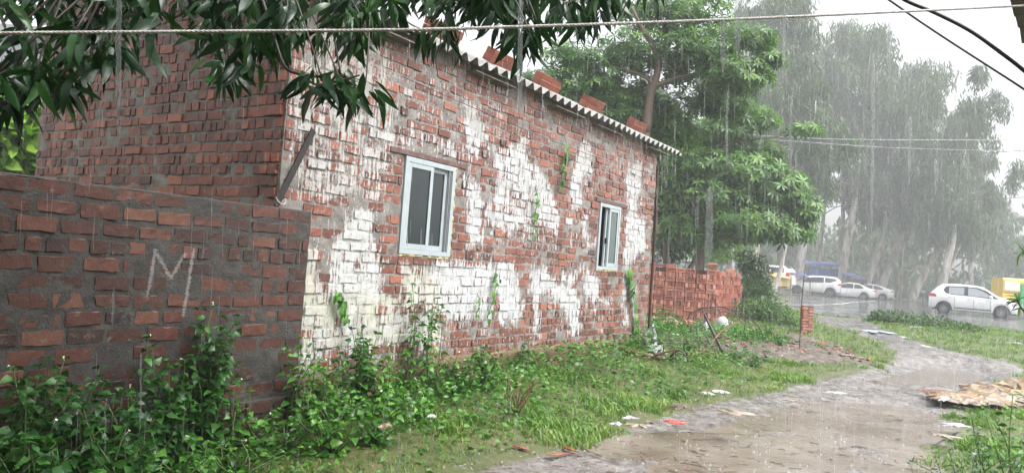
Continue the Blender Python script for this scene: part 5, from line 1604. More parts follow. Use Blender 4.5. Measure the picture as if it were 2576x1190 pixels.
Mw = carmat((1700, 668), (1655, 660), Yr=60.0, Yf=62.0, wr=.95, wf=3.55, side=1, halfw=.80)
car('hidden_car', 'white car glimpsed through the trees above the left end of the brick stack', 'car', Mw, SED['L'], SED['Wd'], SED['top'], SED['belt'], SED['wheels'], SED['r'],
    [None, [(1.0, 1.0, 1.12), (1.35, .99, 1.32), (1.75, .98, 1.37)], [(1.83, .98, 1.38), (2.4, .96, 1.37), (2.7, .96, 1.26), (3.05, .96, 1.05)]],
    (3.25, 2.58), (.6, 1.35), M['carwhite'], M['carglass'], .22, None, 10, None, None, False)
# auto rickshaw cut by the right edge
ap = atY(2506, 800, 41.5)
auto = empty('auto_rickshaw', (ap[0], ap[1], ROADZ), 'yellow and green three-wheeler van cut off by the right edge of the view', 'auto rickshaw')
def rbox(m, x0, x1, y0, y1, z0, z1, b, mi=0):
    """box with bevelled long edges along x"""
    pr = [(y0 + b, z0), (y1 - b, z0), (y1, z0 + b), (y1, z1 - b), (y1 - b, z1), (y0 + b, z1), (y0, z1 - b), (y0, z0 + b)]
    V = [(x0 + b * .5, y, z) for y, z in pr] + [(x1 - b * .5, y, z) for y, z in pr]
    m.add(V, [tuple(range(8))[::-1], tuple(range(8, 16))] + [(i, (i + 1) % 8, (i + 1) % 8 + 8, i + 8) for i in range(8)], mi)
MA = np.array([[.985, .17, 0, ap[0] - .1], [-.17, .985, 0, ap[1]], [0, 0, 1, ROADZ + .12], [0, 0, 0, 1]])
for nm, (x0, x1, y0, y1, z0, z1, b), mt in (('canopy', (0, 2.5, -.7, .7, 1.12, 1.98, .10), 'auto_yellow'), ('body', (.75, 2.55, -.72, .72, .28, 1.12, .05), 'auto_green'),
        ('rear_box', (0.02, .74, -.70, .70, .35, 1.12, .05), 'auto_yellow'), ('front_cowl', (2.5, 2.95, -.35, .35, .30, 1.2, .12), 'auto_green')):
    m = MB(); rbox(m, x0, x1, y0, y1, z0, z1, b); objL(nm, np.concatenate(m.V), m.F, M[mt], auto, MA)
m = MB(); m.box((.50, -.715, 1.55), (.38, 0, 0), (0, .012, 0), (0, 0, .25)); objL('side_panel', np.concatenate(m.V), m.F, M['panel_white'], auto, MA)
m = MB(); m.box((1.55, -.735, 1.22), (.62, 0, 0), (0, .012, 0), (0, 0, .50)); objL('green_sheet', np.concatenate(m.V), m.F, M['auto_green'], auto, MA)
for c in ((.4, -.6, .2), (.4, .6, .2), (2.75, 0, .2)): wheel(auto, c, -1, .2, .12, None, MA, 6)

# ------------------------------------------------------------------ tarps
def sheetmesh(name, label, cat, pts, Y, matk, thick=.02, sag=.0, depth=3.0, group=None):
    """tarp roof: front edge through pixel points at depth Y, sloping back"""
    root = empty(name, (atY(*pts[0], Y)[0], Y, ROADZ), label, cat, group)
    P = spline([atY(x, y, Y) for x, y in pts], 6); n = len(P); V = []
    for j, (dy, dz) in enumerate(((0, 0), (depth * .35, .25), (depth * .7, .40), (depth, .42))):
        for i, p in enumerate(P): V.append(p + np.array([0, dy, dz - sag * math.sin(math.pi * i / (n - 1)) + rt.normal() * .03]))
    k = len(V); V = V + [v - np.array([0, 0, thick]) for v in V]
    F = [(j * n + i, j * n + i + 1, (j + 1) * n + i + 1, (j + 1) * n + i) for j in range(3) for i in range(n - 1)]
    F += [tuple(k + q for q in f[::-1]) for f in F]
    F += [(i, i + k, i + 1 + k, i + 1) for i in range(n - 1)]
    obj('sheet', V, F, M[matk], root, smooth=True)
    for q in (0, n // 2, n - 1):
        m = MB(); b_ = P[q]; m.tube([(b_[0], b_[1] + .05, ROADZ - .1), (b_[0], b_[1] + .05, b_[2])], .04, 6); m.build('pole', M['wood'], root)
    return root, P
sheetmesh('blue_tarp_shelter', 'long blue tarp roof over the stalls behind the off-roader', 'tarp shelter', [(2035, 668), (2070, 667), (2110, 670), (2142, 674)], 72, 'blue_tarp')
r_, P_ = sheetmesh('blue_tarp_shelter', 'narrow blue tarp sagging between the yellow tarp and the thick gum trunk', 'tarp shelter', [(1905, 661), (1945, 672), (1985, 682), (2040, 698)], 66, 'blue_tarp', sag=.1)
m = MB(); a_, b_ = atY(2036, 672, 72.3), atY(2110, 710, 72.3)
V = []; 
for j in range(6):
    for i in range(14):
        V.append((a_[0] + (b_[0] - a_[0]) * i / 13, 72.3 + .08 * math.sin(i * 1.3 + j * .2), a_[2] + (b_[2] - a_[2]) * j / 5))
o = obj('hanging_tarp', V + [(v[0], v[1] + .03, v[2]) for v in V], [(j * 14 + i, j * 14 + i + 1, (j + 1) * 14 + i + 1, (j + 1) * 14 + i) for j in range(5) for i in range(13)] + [(84 + j * 14 + i, 84 + (j + 1) * 14 + i, 84 + (j + 1) * 14 + i + 1, 84 + j * 14 + i + 1) for j in range(5) for i in range(13)], M['blue_tarp'], None, smooth=True)
props(o, 'blue sheet hanging down as a wall behind the roof of the off-roader', 'tarp')
sheetmesh('blue_tarp_shelter', 'short blue awning between the leaning gum trunks', 'tarp shelter', [(2122, 690), (2150, 697), (2180, 705)], 70, 'blue_tarp', depth=2)
sheetmesh('yellow_tarp_shelter', 'yellow tarp stretched low over parked vehicles on the left', 'tarp shelter', [(1893, 664), (1915, 676), (1945, 690), (1990, 700)], 60, 'yellow_tarp', sag=.1)
m = MB(); V = []; a_, b_ = atY(1944, 692, 60.2), atY(1992, 722, 60.2)
for j in range(5):
    for i in range(10): V.append((a_[0] + (b_[0] - a_[0]) * i / 9, 60.2 + .06 * math.sin(i * 1.7), a_[2] + (b_[2] - a_[2]) * j / 4 + .15 * (1 - j / 4) * -math.sin(math.pi * i / 9)))
o = obj('hanging_tarp', V + [(v[0], v[1] + .03, v[2]) for v in V], [(j * 10 + i, j * 10 + i + 1, (j + 1) * 10 + i + 1, (j + 1) * 10 + i) for j in range(4) for i in range(9)] + [(50 + j * 10 + i, 50 + (j + 1) * 10 + i, 51 + (j + 1) * 10 + i, 51 + j * 10 + i) for j in range(4) for i in range(9)], M['yellow_tarp'], None, smooth=True)
props(o, 'yellow sheet hanging down beside the nose of the off-roader', 'tarp')
# dim stall under the tarps
m = MB(); a_ = atY(2125, 712, 75); m.box((a_[0], 75, ROADZ + .9), (3.0, 0, 0), (0, .1, 0), (0, 0, .9)); o = m.build('stall_screen', M['wood']); props(o, 'dark board screen of the stall beneath the blue tarp', 'screen')

# ------------------------------------------------------------------ rope, cables, wires
def rope_obj(name, pts, r, matk, label, cat, twist=90, strands=3):
    P = spline(pts, 10); L = np.concatenate([[0], np.cumsum(np.linalg.norm(np.diff(P, axis=0), axis=1))])
    n = int(L[-1] / .006); t = np.linspace(0, L[-1], n)
    Q = np.stack([np.interp(t, L, P[:, i]) for i in range(3)], 1)
    T_ = np.gradient(Q, axis=0); T_ /= np.linalg.norm(T_, axis=1)[:, None]
    A = np.cross(T_, [0, 0, 1.0]); A /= np.linalg.norm(A, axis=1)[:, None]; B = np.cross(T_, A)
    root = empty(name, Q[0], label, cat)
    for k in range(strands):
        ph = t * twist * 2 + 2 * math.pi * k / strands
        S_ = Q + (A * np.cos(ph)[:, None] + B * np.sin(ph)[:, None]) * r * .5
        V, F = tube(S_, r * .55, 5); obj('strand', V, F, M[matk], root, smooth=True)
def line_px(pts, Ys): return [atY(x, y, Y) for (x, y), Y in zip(pts, Ys)]
rope_obj('rope', line_px([(-250, 88), (0, 84), (500, 80), (1000, 76), (1300, 68), (1700, 55), (2100, 38), (2540, 17), (2600, 14)], [1.75, 1.8, 1.85, 1.9, 2.0, 2.15, 2.35, 2.6, 2.66]), .0046, 'rope',
         'white twisted rope stretched across the whole top of the view', 'rope')
def cable(name, label, cat, pts, Ys, r, matk='black_rubber'):
    P = spline(line_px(pts, Ys), 8); V, F = tube(P, r, 7)
    return props(obj(name, V, F, M[matk], None, smooth=True), label, cat)
cable('cable', 'thick black cable sagging across the top right corner', 'cable', [(2180, -60), (2275, 0), (2350, 32), (2440, 78), (2520, 135), (2580, 182), (2680, 270)], [3.2] * 7, .0085)
cable('cable', 'thinner dark cable crossing below the thick one at the top right', 'cable', [(2170, -40), (2235, 0), (2310, 52), (2390, 105), (2480, 163), (2580, 228), (2680, 300)], [3.5] * 7, .0052)
for lab, pts, Y, r in (('upper pale overhead wire in front of the far gum trees', [(1700, 325), (1960, 344), (2200, 352), (2700, 352)], 45, .02), ('lower pale overhead wire in front of the far gum trees', [(1700, 338), (2000, 356), (2250, 372), (2700, 385)], 45, .018),
        ('thin dark wire rising to the right across the gum trees', [(1700, 428), (2010, 419), (2250, 402), (2540, 381), (2700, 368)], 46, .018), ('lowest dark wire across the gum trunks', [(1900, 535), (2100, 520), (2350, 508), (2700, 490)], 47, .018)):
    cable('overhead_wire', lab, 'wire', pts, [Y] * len(pts), r, 'chrome' if 'pale' in lab else 'trim')
P = [W(s, z, .055) for s, z in ((1.2, 3.02), (1.62, 3.0), (3.1, 2.945), (4.6, 2.92), (6.0, 2.93), (7.1, 2.98))]
V, F = tube(spline(P, 6), .0035, 5); props(obj('facade_wire', V, F, M['trim']), 'thin dark wire running along the house front below the eave', 'wire')
# dark flat stick leaning on the low wall, with its tie
a_ = W(-.05, 1.735, .03); b_ = W(.245, 2.36, .035)
stick = empty('leaning_bar', a_, 'dark flat bar standing on the low wall and leaning against the house corner', 'bar')
m = MB(); d = (b_ - a_); l = np.linalg.norm(d); d /= l; e = np.cross(d, NN); m.box((a_ + b_) / 2, d * l / 2, e * .024, NN * .008); m.build('shaft', M['dark_metal'], stick)
m = MB(); m.tube(spline([W(-.08, 1.80, .06), W(-.05, 1.765, .07), W(-.01, 1.755, .07), W(.012, 1.775, .065), W(.012, 1.80, .06)], 5), .003, 5); m.build('tie_wire', M['rope'], stick, True)
# downpipe / pole at the far corner and thin rod
q = gpt(1632, 862)
Pp = [atY(1631, 862, q[1]), atY(1636, 760, q[1]), atY(1644, 640, q[1]), atY(1651, 520, q[1]), atY(1654, 395, q[1])]
V, F = tube(spline(Pp, 6), .024, 8); props(obj('pole', V, F, M['rust'], None, True), 'dark rusty pole standing just past the far corner of the house', 'pole')
q = gpt(2010, 886); V, F = tube(spline([q - [0, 0, .05], atY(2013, 840, q[1]), atY(2017, 760, q[1]), atY(2023, 690, q[1])], 6), .008, 6)
props(obj('rod', V, F, M['rust'], None, True), 'thin iron rod stuck upright in front of the brick pillar', 'rod')

# ------------------------------------------------------------------ climbing vines on the facade
rv = np.random.default_rng(91)
def vine(label, pts, n, S, mk='weed', nl=2):
    s0, z0 = onwall(*pts[0], .03); root = empty('climbing_vine', W(s0, z0, .03), label, 'vine', 'vines climbing on the house front')
    P = spline([W(*onwall(x, y, .03), .03 + rv.random() * .02) for x, y in pts], 6); m = MB(); m.tube(P, .004, 5); m.build('stem', M['stem'], root, True)
    T = []; D = []
    for k in range(n):
        p = P[int(k / n * (len(P) - 1))]
        for j in range(nl):
            sd = 1 if (k + j) % 2 else -1
            T.append(p + UU * sd * .01 + NN * .012 + rv.normal(size=3) * .008); D.append(UU * sd * rv.uniform(.1, .8) + np.array([0, 0, -.8]) + NN * .25)
    T, D = np.array(T), np.array(D); Sz = rv.uniform(.7, 1.2, len(T)) * S
    tv_, tf_ = TL['heart'][0]
    R = frames(D, np.tile(NN + np.array([0, 0, .5]), (len(D), 1)) + rv.normal(size=D.shape) * .3)
    key = ('heart', mk)
    for i in range(len(T)):
        Mx = Matrix([[*(R[i][r_] * Sz[i]), T[i][r_]] for r_ in range(3)] + [[0, 0, 0, 1]]); link('leaf', _leafcache[key][int(rv.integers(3))], root, Mx)
vine('long leafy vine climbing the far end of the wall, right of the small window', [(1602, 855), (1598, 800), (1590, 740), (1585, 700), (1580, 662)], 16, .15, nl=2)
vine('short vine with two big leaves high on the wall between the windows', [(1408, 465), (1415, 420), (1425, 380), (1420, 345)], 7, .12)
vine('withered thin vine in the middle of the white patch', [(1340, 590), (1345, 540), (1350, 500), (1345, 470)], 7, .08)
vine('vine with drooping leaves below and right of the large window', [(1225, 800), (1240, 740), (1247, 700), (1246, 672)], 7, .085)
vine('small vine sprig right beneath the large window', [(1195, 790), (1205, 760), (1200, 742)], 4, .06)
vine('leafy tuft clinging to the yellowed whitewash near the house corner', [(868, 800), (855, 770), (848, 745), (842, 728)], 8, .07, nl=4)

# ------------------------------------------------------------------ rubble yard at the end of the house
rb = np.random.default_rng(101)
def lump(c, rx, ry, rz, rng, n=7, mnoise=.25):
    V = []; F = []
    for j in range(n):
        th = math.pi * j / (n - 1)
        for i in range(n + 2):
            ph = 2 * math.pi * i / (n + 2); k = 1 + rng.normal() * mnoise * .5
            V.append((c[0] + rx * k * math.sin(th) * math.cos(ph), c[1] + ry * k * math.sin(th) * math.sin(ph), c[2] + rz * k * math.cos(th)))
    q = n + 2
    for j in range(n - 1):
        for i in range(q): F.append((j * q + i, (j + 1) * q + i, (j + 1) * q + (i + 1) % q, j * q + (i + 1) % q))
    return V, F
ra_, rb_ = gpt(1640, 855), gpt(1880, 835)
X_ = np.linspace(-.5, 4.6, 60); Y_ = np.linspace(-1.2, 2.8, 44); XX, YY = np.meshgrid(X_, Y_)
wx = ra_[0] + XX; wy = ra_[1] + YY + .3 * XX
env = sstep(0, .9, XX + .4) * sstep(4.6, 3.4, XX) * sstep(-1.2, -.3, YY) * sstep(2.8, 1.7, YY)
wz = groundH(wx.ravel(), wy.ravel())[0].reshape(wx.shape) - .03 + env * (.03 + .13 * fbm(wx * 2, wy * 2, 4) + .05 * fbm(wx * 11, wy * 11, 2))
id_ = np.arange(wx.size).reshape(wx.shape)
o = obj('rubble_mound', np.stack([wx.ravel(), wy.ravel(), wz.ravel()], 1), np.stack([id_[:-1, :-1].ravel(), id_[:-1, 1:].ravel(), id_[1:, 1:].ravel(), id_[1:, :-1].ravel()], 1), M['soil'], smooth=True)
props(o, kind='structure')
def rz_(x, y):
    i = int(np.clip(round((x - ra_[0] + .5) / (5.1) * 59), 0, 59)); j = int(np.clip(round((y - ra_[1] - .3 * (x - ra_[0]) + 1.2) / 4.0 * 43), 0, 43))
    return max(wz[j, i], gz(x, y))
BR = [((1735, 805), 'broken brick tipped up on the rubble with its stamped face showing', True), ((1730, 822), 'brick half lying below the tipped stamped brick', False), ((1760, 812), 'dark brick fragment at the right of the stamped brick', False),
      ((1808, 848), 'squarish brick fragment under the crossing sticks', False), ((1945, 838), 'dark brick lying in the weeds before the brick pillar', False), ((1705, 812), 'small brick piece on the left of the rubble', False)]
for (x, y), lab, fr in BR:
    q = gpt(x, y + 12); q[2] = rz_(q[0], q[1]) + .04
    v, f = frogbrick(.22 if fr else rb.uniform(.13, .21), .11, .07, fr); e = (rb.random() * 6, .5, rb.random() * 3)
    R = np.array(Matrix.Rotation(rb.uniform(-.5, .5), 3, 'Z') @ Matrix.Rotation(.9 if fr else rb.uniform(-.3, .3), 3, 'X') @ Matrix.Rotation(rb.uniform(-.2, .5), 3, 'Y'))
    props(obj('loose_brick', v @ R.T * (1.3 if fr else 1.1) + q, f, M['brick_new'], None, attrs={'btone': np.full(len(v), .45 if fr else .15)}), lab, 'brick', 'loose bricks in the rubble')
# rubble crumbs
m = MB()
for k in range(230):
    x = rb.uniform(ra_[0] - .2, ra_[0] + 4.2); y = ra_[1] + .3 * (x - ra_[0]) + rb.uniform(-1, 2.2); r0 = rb.uniform(.015, .05)
    v, f = lump((x, y, rz_(x, y) + r0 * .3), r0, r0 * .8, r0 * .5, rb, 4, .6); m.add(v, f, int(rb.integers(3)))
o = m.build('rubble', [M['brick_new'], M['soil'], M['paper']], None, attrs={'btone': np.full(m.n, .3)}); props(o, 'scattered crumbs of brick, soil and litter past the house end', 'rubble', None, 'stuff')
# bottle and jug
def lathe(prof, c, n=14):
    V = [(c[0] + r_ * math.cos(2 * math.pi * k / n), c[1] + r_ * math.sin(2 * math.pi * k / n), c[2] + z) for r_, z in prof for k in range(n)]
    F = [(j * n + k, j * n + (k + 1) % n, (j + 1) * n + (k + 1) % n, (j + 1) * n + k) for j in range(len(prof) - 1) for k in range(n)]
    return V, F
q = gpt(1773, 850); q[2] = rz_(q[0], q[1]); bt = empty('bottle', q, 'white plastic bottle with a narrow neck standing in the rubble', 'bottle')
V, F = lathe([(0, 0), (.045, 0), (.05, .02), (.05, .13), (.04, .17), (.018, .20), (.018, .225), (0, .225)], q); obj('body', V, F, M['plastic_white'], bt, True)
V, F = lathe([(0, .225), (.024, .225), (.024, .255), (0, .255)], q); obj('cap', V, F, M['plastic_blue'], bt, True)
q = gpt(1815, 836); q[2] = rz_(q[0], q[1]); bt = empty('jug', q, 'bulky white plastic jug inside the wire coil', 'jug')
V, F = lathe([(0, 0), (.12, 0), (.14, .03), (.145, .10), (.13, .14), (.14, .20), (.12, .27), (.07, .31), (.05, .33), (0, .335)], q, 10); V = np.array(V); V += rb.normal(size=V.shape) * .004; obj('body', V, F, M['plastic_white'], bt, True)
m = MB(); m.tube(spline([q + [.12, -.05, .25], q + [.19, -.07, .22], q + [.18, -.07, .12], q + [.13, -.05, .08]], 4), .014, 6); m.build('handle', M['plastic_white'], bt, True)
for (x, y, h, lab) in ((1690, 850, .35, 'leafy weed growing out of the rubble right of the rusty pole'), (1730, 882, .22, 'low weed by the dark fallen branch'), (1655, 830, .45, 'leafy weed clasping the foot of the rusty pole'), (1850, 905, .2, 'low weed to the right of the wire coil'), (1900, 925, .3, 'dark small weed tuft standing alone in the lane-side grass'), (1590, 868, .3, 'weed at the house corner foot, left of the rusty pole'), (1930, 850, .35, 'weed in front of the rod and pillar'), (1760, 845, .22, 'weed behind the white bottle in the rubble'), (1880, 868, .25, 'weed between the wire coil and the thin rod'), (1845, 842, .28, 'weed beyond the white jug'), (1960, 880, .22, 'weed at the foot of the thin rod')):
    b = gpt(x, y); b[2] = max(gz(b[0], b[1]), rz_(b[0], b[1])); shrub('weed', lab, 'weed', b, h, .22, 8, .09, 'weed', 0, 'weeds in the rubble yard', 'oval', rb, dens=20)
# wire coil: brambly hoops
q = gpt(1810, 885); coil = empty('wire_coil', q, 'tangled hoop of dark wire and twigs standing on the grass before the brick stack', 'wire coil')
for k in range(6):
    r0 = rb.uniform(.38, .50); ax1 = np.array([math.cos(rb.uniform(-.25, .25)), math.sin(rb.uniform(-.25, .25)), rb.normal() * .06]); ax2 = np.array([rb.normal() * .25, rb.uniform(-.1, .9) * (1 if k % 2 else .2), 1.0]); ax2 /= np.linalg.norm(ax2)
    a0 = rb.uniform(-.5, .3); a1 = a0 + rb.uniform(2.4, 5.6); cc = q + np.array([rb.normal() * .06, rb.normal() * .06, .36])
    P = [cc + ax1 * r0 * math.cos(a) * 1.15 + ax2 * r0 * .78 * math.sin(a) + rb.normal(size=3) * .012 for a in np.linspace(a0, a1, 16)]
    P = [np.array([p[0], p[1], max(p[2], gz(p[0], p[1]) + .01)]) for p in P]
    V, F = tube(spline(P, 3), .0048 if k else .009, 5); obj('hoop', V, F, M['twig'], coil, True)
# sticks and branches lying / standing there
def branch(name, label, cat, pts, r0, r1, mk='twig', side=0, Y=None, group=None):
    root = None; out = []
    for (x, y, h) in pts:
        b = gpt(x, y); out.append(np.array([b[0], b[1], max(b[2], rz_(b[0], b[1])) + h]))
    P = spline(out, 6); P = P + np.cumsum(rb.normal(size=P.shape) * .004, axis=0)
    root = empty(name, P[0], label, cat, group); V, F = tube(P, np.linspace(r0, r1, len(P)), 7); obj('shaft', V, F, M[mk], root, True)
    for k in range(side):
        p = P[int(rb.uniform(.2, .95) * (len(P) - 1))]; d = rb.normal(size=3) * np.array([1, 1, .5]) + np.array([0, 0, .4]); d /= np.linalg.norm(d); l = rb.uniform(.15, .5)
        V, F = tube(spline([p, p + d * l * .5 + rb.normal(size=3) * .03, p + d * l + rb.normal(size=3) * .05], 4), np.linspace(r1 * 1.0, r1 * .4, 9), 4); obj('twig', V, F, M[mk], root, True)
branch('fallen_branch', 'barkless brown branch lying on the grass towards the house corner', 'branch', [(1555, 890, .06), (1620, 908, .07), (1665, 912, .05), (1700, 905, .03)], .035, .02, 'wood', 3)
branch('fallen_branch', 'crooked thin branch rising to the right through the wire coil', 'branch', [(1665, 914, .03), (1720, 905, .05), (1780, 890, .10), (1815, 885, .30), (1862, 868, .42)], .022, .010, 'wood', 9)
branch('fallen_branch', 'short dark knotty piece between the long branches', 'branch', [(1640, 905, .02), (1690, 912, .05), (1740, 900, .03)], .03, .015, 'twig', 8)
bq = gpt(1820, 895)
for lab, a_, b_, r_ in (('thick dark stake leaning left over the rubble', (1818, 885), (1768, 782), .028), ('lower dark stump of the leaning stake', (1822, 898), (1812, 868), .04)):
    A = atY(*a_, bq[1]); B = atY(*b_, bq[1] + .3); V, F = tube(spline([A, (A + B) / 2 + rb.normal(size=3) * .01, B], 4), np.linspace(r_, r_ * .7, 9), 7); props(obj('stake', V, F, M['twig'], None, True), lab, 'stake')
# dark bush stub and rag at the pole foot
q = gpt(1632, 880)
tang = empty('dead_bush', q, 'dark dead twiggy bush at the foot of the rusty pole', 'dead bush')
for k in range(16):
    a = rb.random() * 6.28; d = np.array([math.cos(a), math.sin(a) * .6, rb.uniform(.3, 1.2)]); d /= np.linalg.norm(d); l = rb.uniform(.2, .5)
    V, F = tube(spline([q, q + d * l * .6 + rb.normal(size=3) * .04, q + d * l + np.array([rb.normal() * .1, 0, -.05])], 4), np.linspace(.016, .004, 9), 5); obj('twig', V, F, M['twig'], tang, True)
def crumple(name, label, cat, px, w, d, h, mk, seed, n=12, group=None, yaw=0.0, edge=.25):
    r_ = np.random.default_rng(seed); q = gpt(*px); V = []
    z0 = max(gz(q[0], q[1]), rz_(q[0], q[1]))
    for j in range(n):
        for i in range(n):
            u, v = i / (n - 1) * 2 - 1, j / (n - 1) * 2 - 1
            rr0 = max(.15, 1 + edge * (vnoise(math.atan2(v, u) * 2.6 + seed, seed * 1.3) - .5) * 2 + edge * .4 * r_.normal() * (abs(u) > .9 or abs(v) > .9) * .5)
            x = u * w / 2 * rr0 * math.sqrt(1 - v * v / 2); y = v * d / 2 * rr0 * math.sqrt(1 - u * u / 2)
            x, y = x * math.cos(yaw) - y * math.sin(yaw), x * math.sin(yaw) + y * math.cos(yaw)
            zz = h * (1 - max(abs(u), abs(v)) ** 2 * .9) * (.4 + 1.1 * float(vnoise(u * 2.6 + seed * 3, v * 2.6))) + r_.normal() * h * .12
            V.append((q[0] + x, q[1] + y, max(z0, gz(q[0] + x, q[1] + y), ZA if y < 9 and mk in () else -9) + .012 + zz))
    F = [(j * n + i, j * n + i + 1, (j + 1) * n + i + 1, (j + 1) * n + i) for j in range(n - 1) for i in range(n - 1)]
    V = V + [(a, b, c - .006) for a, b, c in V]; k = n * n; F += [tuple(k + t for t in f[::-1]) for f in F]
    for e in ([i for i in range(n)], [i * n + n - 1 for i in range(n)], [n * n - 1 - i for i in range(n)], [(n - 1 - i) * n for i in range(n)]):
        F += [(e[i], e[i] + k, e[i + 1] + k, e[i + 1]) for i in range(n - 1)]
    return props(obj(name, V, F, M[mk], None, smooth=False), label, cat, group)
crumple('sack', 'pale crumpled sacking on the rubble behind the rusty pole', 'sack', (1668, 812), .9, .5, .14, 'cloth', 5)
crumple('plastic_scrap', 'white scrap of plastic at the foot of the brick stack', 'litter', (1694, 812), .10, .08, .10, 'plastic_white', 6)
crumple('plastic_scrap', 'yellowish sheet scrap beside the tipped stamped brick', 'litter', (1700, 826), .3, .12, .06, 'yellow_tarp', 7)
crumple('plastic_scrap', 'light blue scrap by the foot of the dark dead bush', 'litter', (1650, 892), .30, .2, .12, 'headlamp', 8)
crumple('plastic_scrap', 'pale plastic bag caught at the rusty pole above the dead bush', 'litter', (1634, 868), .22, .2, .28, 'headlamp', 9)
# wet brown sacking heap by the lane
HEAP = [((2395, 1003), .75, .55, .10, 'cloth'), ((2455, 1000), .8, .6, .16, 'cloth'), ((2520, 985), .9, .7, .20, 'cloth'), ((2575, 975), .9, .7, .24, 'cloth'), ((2360, 990), .5, .4, .07, 'wood'), ((2470, 1012), .6, .4, .13, 'paper'),
        ((2420, 1018), .42, .28, .09, 'paper'), ((2545, 1000), .7, .5, .18, 'paper'), ((2495, 972), .6, .4, .12, 'wood'), ((2385, 1012), .3, .2, .05, 'plastic_white')]
HL = ['flat sacking at the left of the wet heap', 'sacking fold in the middle of the wet heap', 'large tan sacking fold in the heap', 'tallest tan fold at the right edge of the heap', 'dark leafy debris at the left tip of the heap', 'wet card lying over the middle of the heap',
      'small card piece at the front of the heap', 'card sheet near the right edge of the heap', 'dark debris along the back of the heap', 'white scrap tucked under the left of the heap']
for i, (px, w, d, h, mk) in enumerate(HEAP): crumple('wet_scrap', HL[i], 'litter', (px[0], px[1] + 12), w, d, h * .6, mk, 200 + i, 11, 'wet heap beside the lane', rb.uniform(-.4, .4), .5)
LIT = [((2105, 1002), 'white paper strip at the far edge of the muddy water', .20, .05, 'plastic_white'), ((1810, 1050), 'white folded scrap on the mud by the grass edge', .17, .06, 'plastic_white'), ((1772, 1057), 'small white scrap left of the folded one on the grass edge', .13, .05, 'plastic_white'),
       ((1845, 1118), 'large pale sodden paper patch on the muddy water', .28, .14, 'paper'), ((1690, 1152), 'crumpled red wrapper floating in the puddle', .12, .04, 'plastic_red'), ((1580, 1140), 'lilac wrapper in the left end of the puddle', .13, .04, 'plastic_lilac'),
       ((1545, 1160), 'short white strip at the front rim of the puddle', .09, .03, 'plastic_white'), ((1600, 1165), 'brown and white torn card at the front rim of the puddle', .14, .05, 'paper'), ((2395, 1093), 'white flat card by the right side bush', .22, .14, 'plastic_white'), ((2370, 1125), 'cream card half under the right side bush', .24, .12, 'paper'),
       ((2205, 836), 'light blue plastic sheet on the track near the road', .75, .30, 'plastic_blue'), ((2275, 850), 'white scrap right of the light blue sheet', .25, .12, 'plastic_white'), ((2330, 872), 'small white scrap where the track widens', .18, .08, 'plastic_white'),
       ((2240, 815), 'pale tan rubbish strip at the start of the weedy bank', .8, .3, 'cloth'), ((2300, 825), 'white bag in the weedy bank near the hatchback', .28, .2, 'plastic_white'), ((2555, 866), 'pale rag on the grass at the right edge', .3, .2, 'plastic_white'), ((2135, 905), 'pale stone-like scrap in the grass left of the track', .2, .1, 'paper'),
       ((1716, 1104), 'dark clod of mud and leaves on the lane by the puddle', .20, .14, 'soil'), ((960, 1170), 'yellowish dry leaf scrap on the mud at the bottom', .10, .08, 'cloth'), ((1080, 1133), 'tiny white scrap in the grass at the bottom', .06, .04, 'plastic_white'), ((2000, 1050), 'thin pale leaf on the muddy water surface', .2, .03, 'paper')]
for i, (px, lab, w, d, mk) in enumerate(LIT): crumple('litter', lab, 'litter', px, w * .85, d * 1.3, .016 if w < .3 else .03, mk, 300 + i, 9, None, rb.uniform(-.5, .5), 1.1)
# bark strips by the puddle
for i, (pts, lab) in enumerate((([(1288, 1128), (1340, 1140)], 'reddish bark strip lying on the grass edge at the bottom'), ([(1375, 1150), (1440, 1146)], 'thin dark bark strip at the left end of the puddle'), ([(1415, 1130), (1455, 1146)], 'upper bark strip crossing the thin dark one'))):
    A, B = gpt(*pts[0]), gpt(*pts[1]); A[2] = gz(A[0], A[1]) + .02; B[2] = gz(B[0], B[1]) + .02; d = (B - A); l = np.linalg.norm(d); d /= l; e = np.cross([0, 0, 1.0], d)
    V = []; 
    for k in range(9):
        t_ = k / 8; w_ = .022 * math.sin(math.pi * min(.95, t_ + .08)) + .004
        for j in range(5): a = math.pi * j / 4; V.append(A + d * l * t_ + e * w_ * math.cos(a) + np.array([0, 0, w_ * .6 * math.sin(a) + rb.normal() * .002]))
    F = [(k * 5 + j, k * 5 + j + 1, (k + 1) * 5 + j + 1, (k + 1) * 5 + j) for k in range(8) for j in range(4)] + [(k * 5, (k + 1) * 5, (k + 1) * 5 + 4, k * 5 + 4) for k in range(8)]
    props(obj('bark_strip', V, F, M['litter_bark'], None, True), lab, 'bark')
# twigs and straws strewn over the mud
m = MB(); k = 0
while k < 520:
    px = (rb.uniform(1000, 2560), rb.uniform(880, 1230)); q = gpt(*px)
    if polydist(MUD, q[0], q[1]) < 0: continue
    a = rb.normal() * .7; l = rb.uniform(.02, .10) * (1 if rb.random() < .9 else 2.2); d = np.array([math.cos(a), math.sin(a), 0]); z = gz(q[0], q[1])
    if polydist(PUDA, q[0], q[1]) > 0: z = max(z, ZA)
    q[2] = z + .006; m.tube([q - d * l / 2, q + rb.normal(size=3) * np.array([.01, .01, .003]), q + d * l / 2], rb.uniform(.0015, .0035), 4, int(rb.integers(3))); k += 1
o = m.build('twig_litter', [M['twig'], M['wood'], M['bark2']]); props(o, 'twigs and straws strewn over the muddy lane', 'twigs', None, 'stuff')
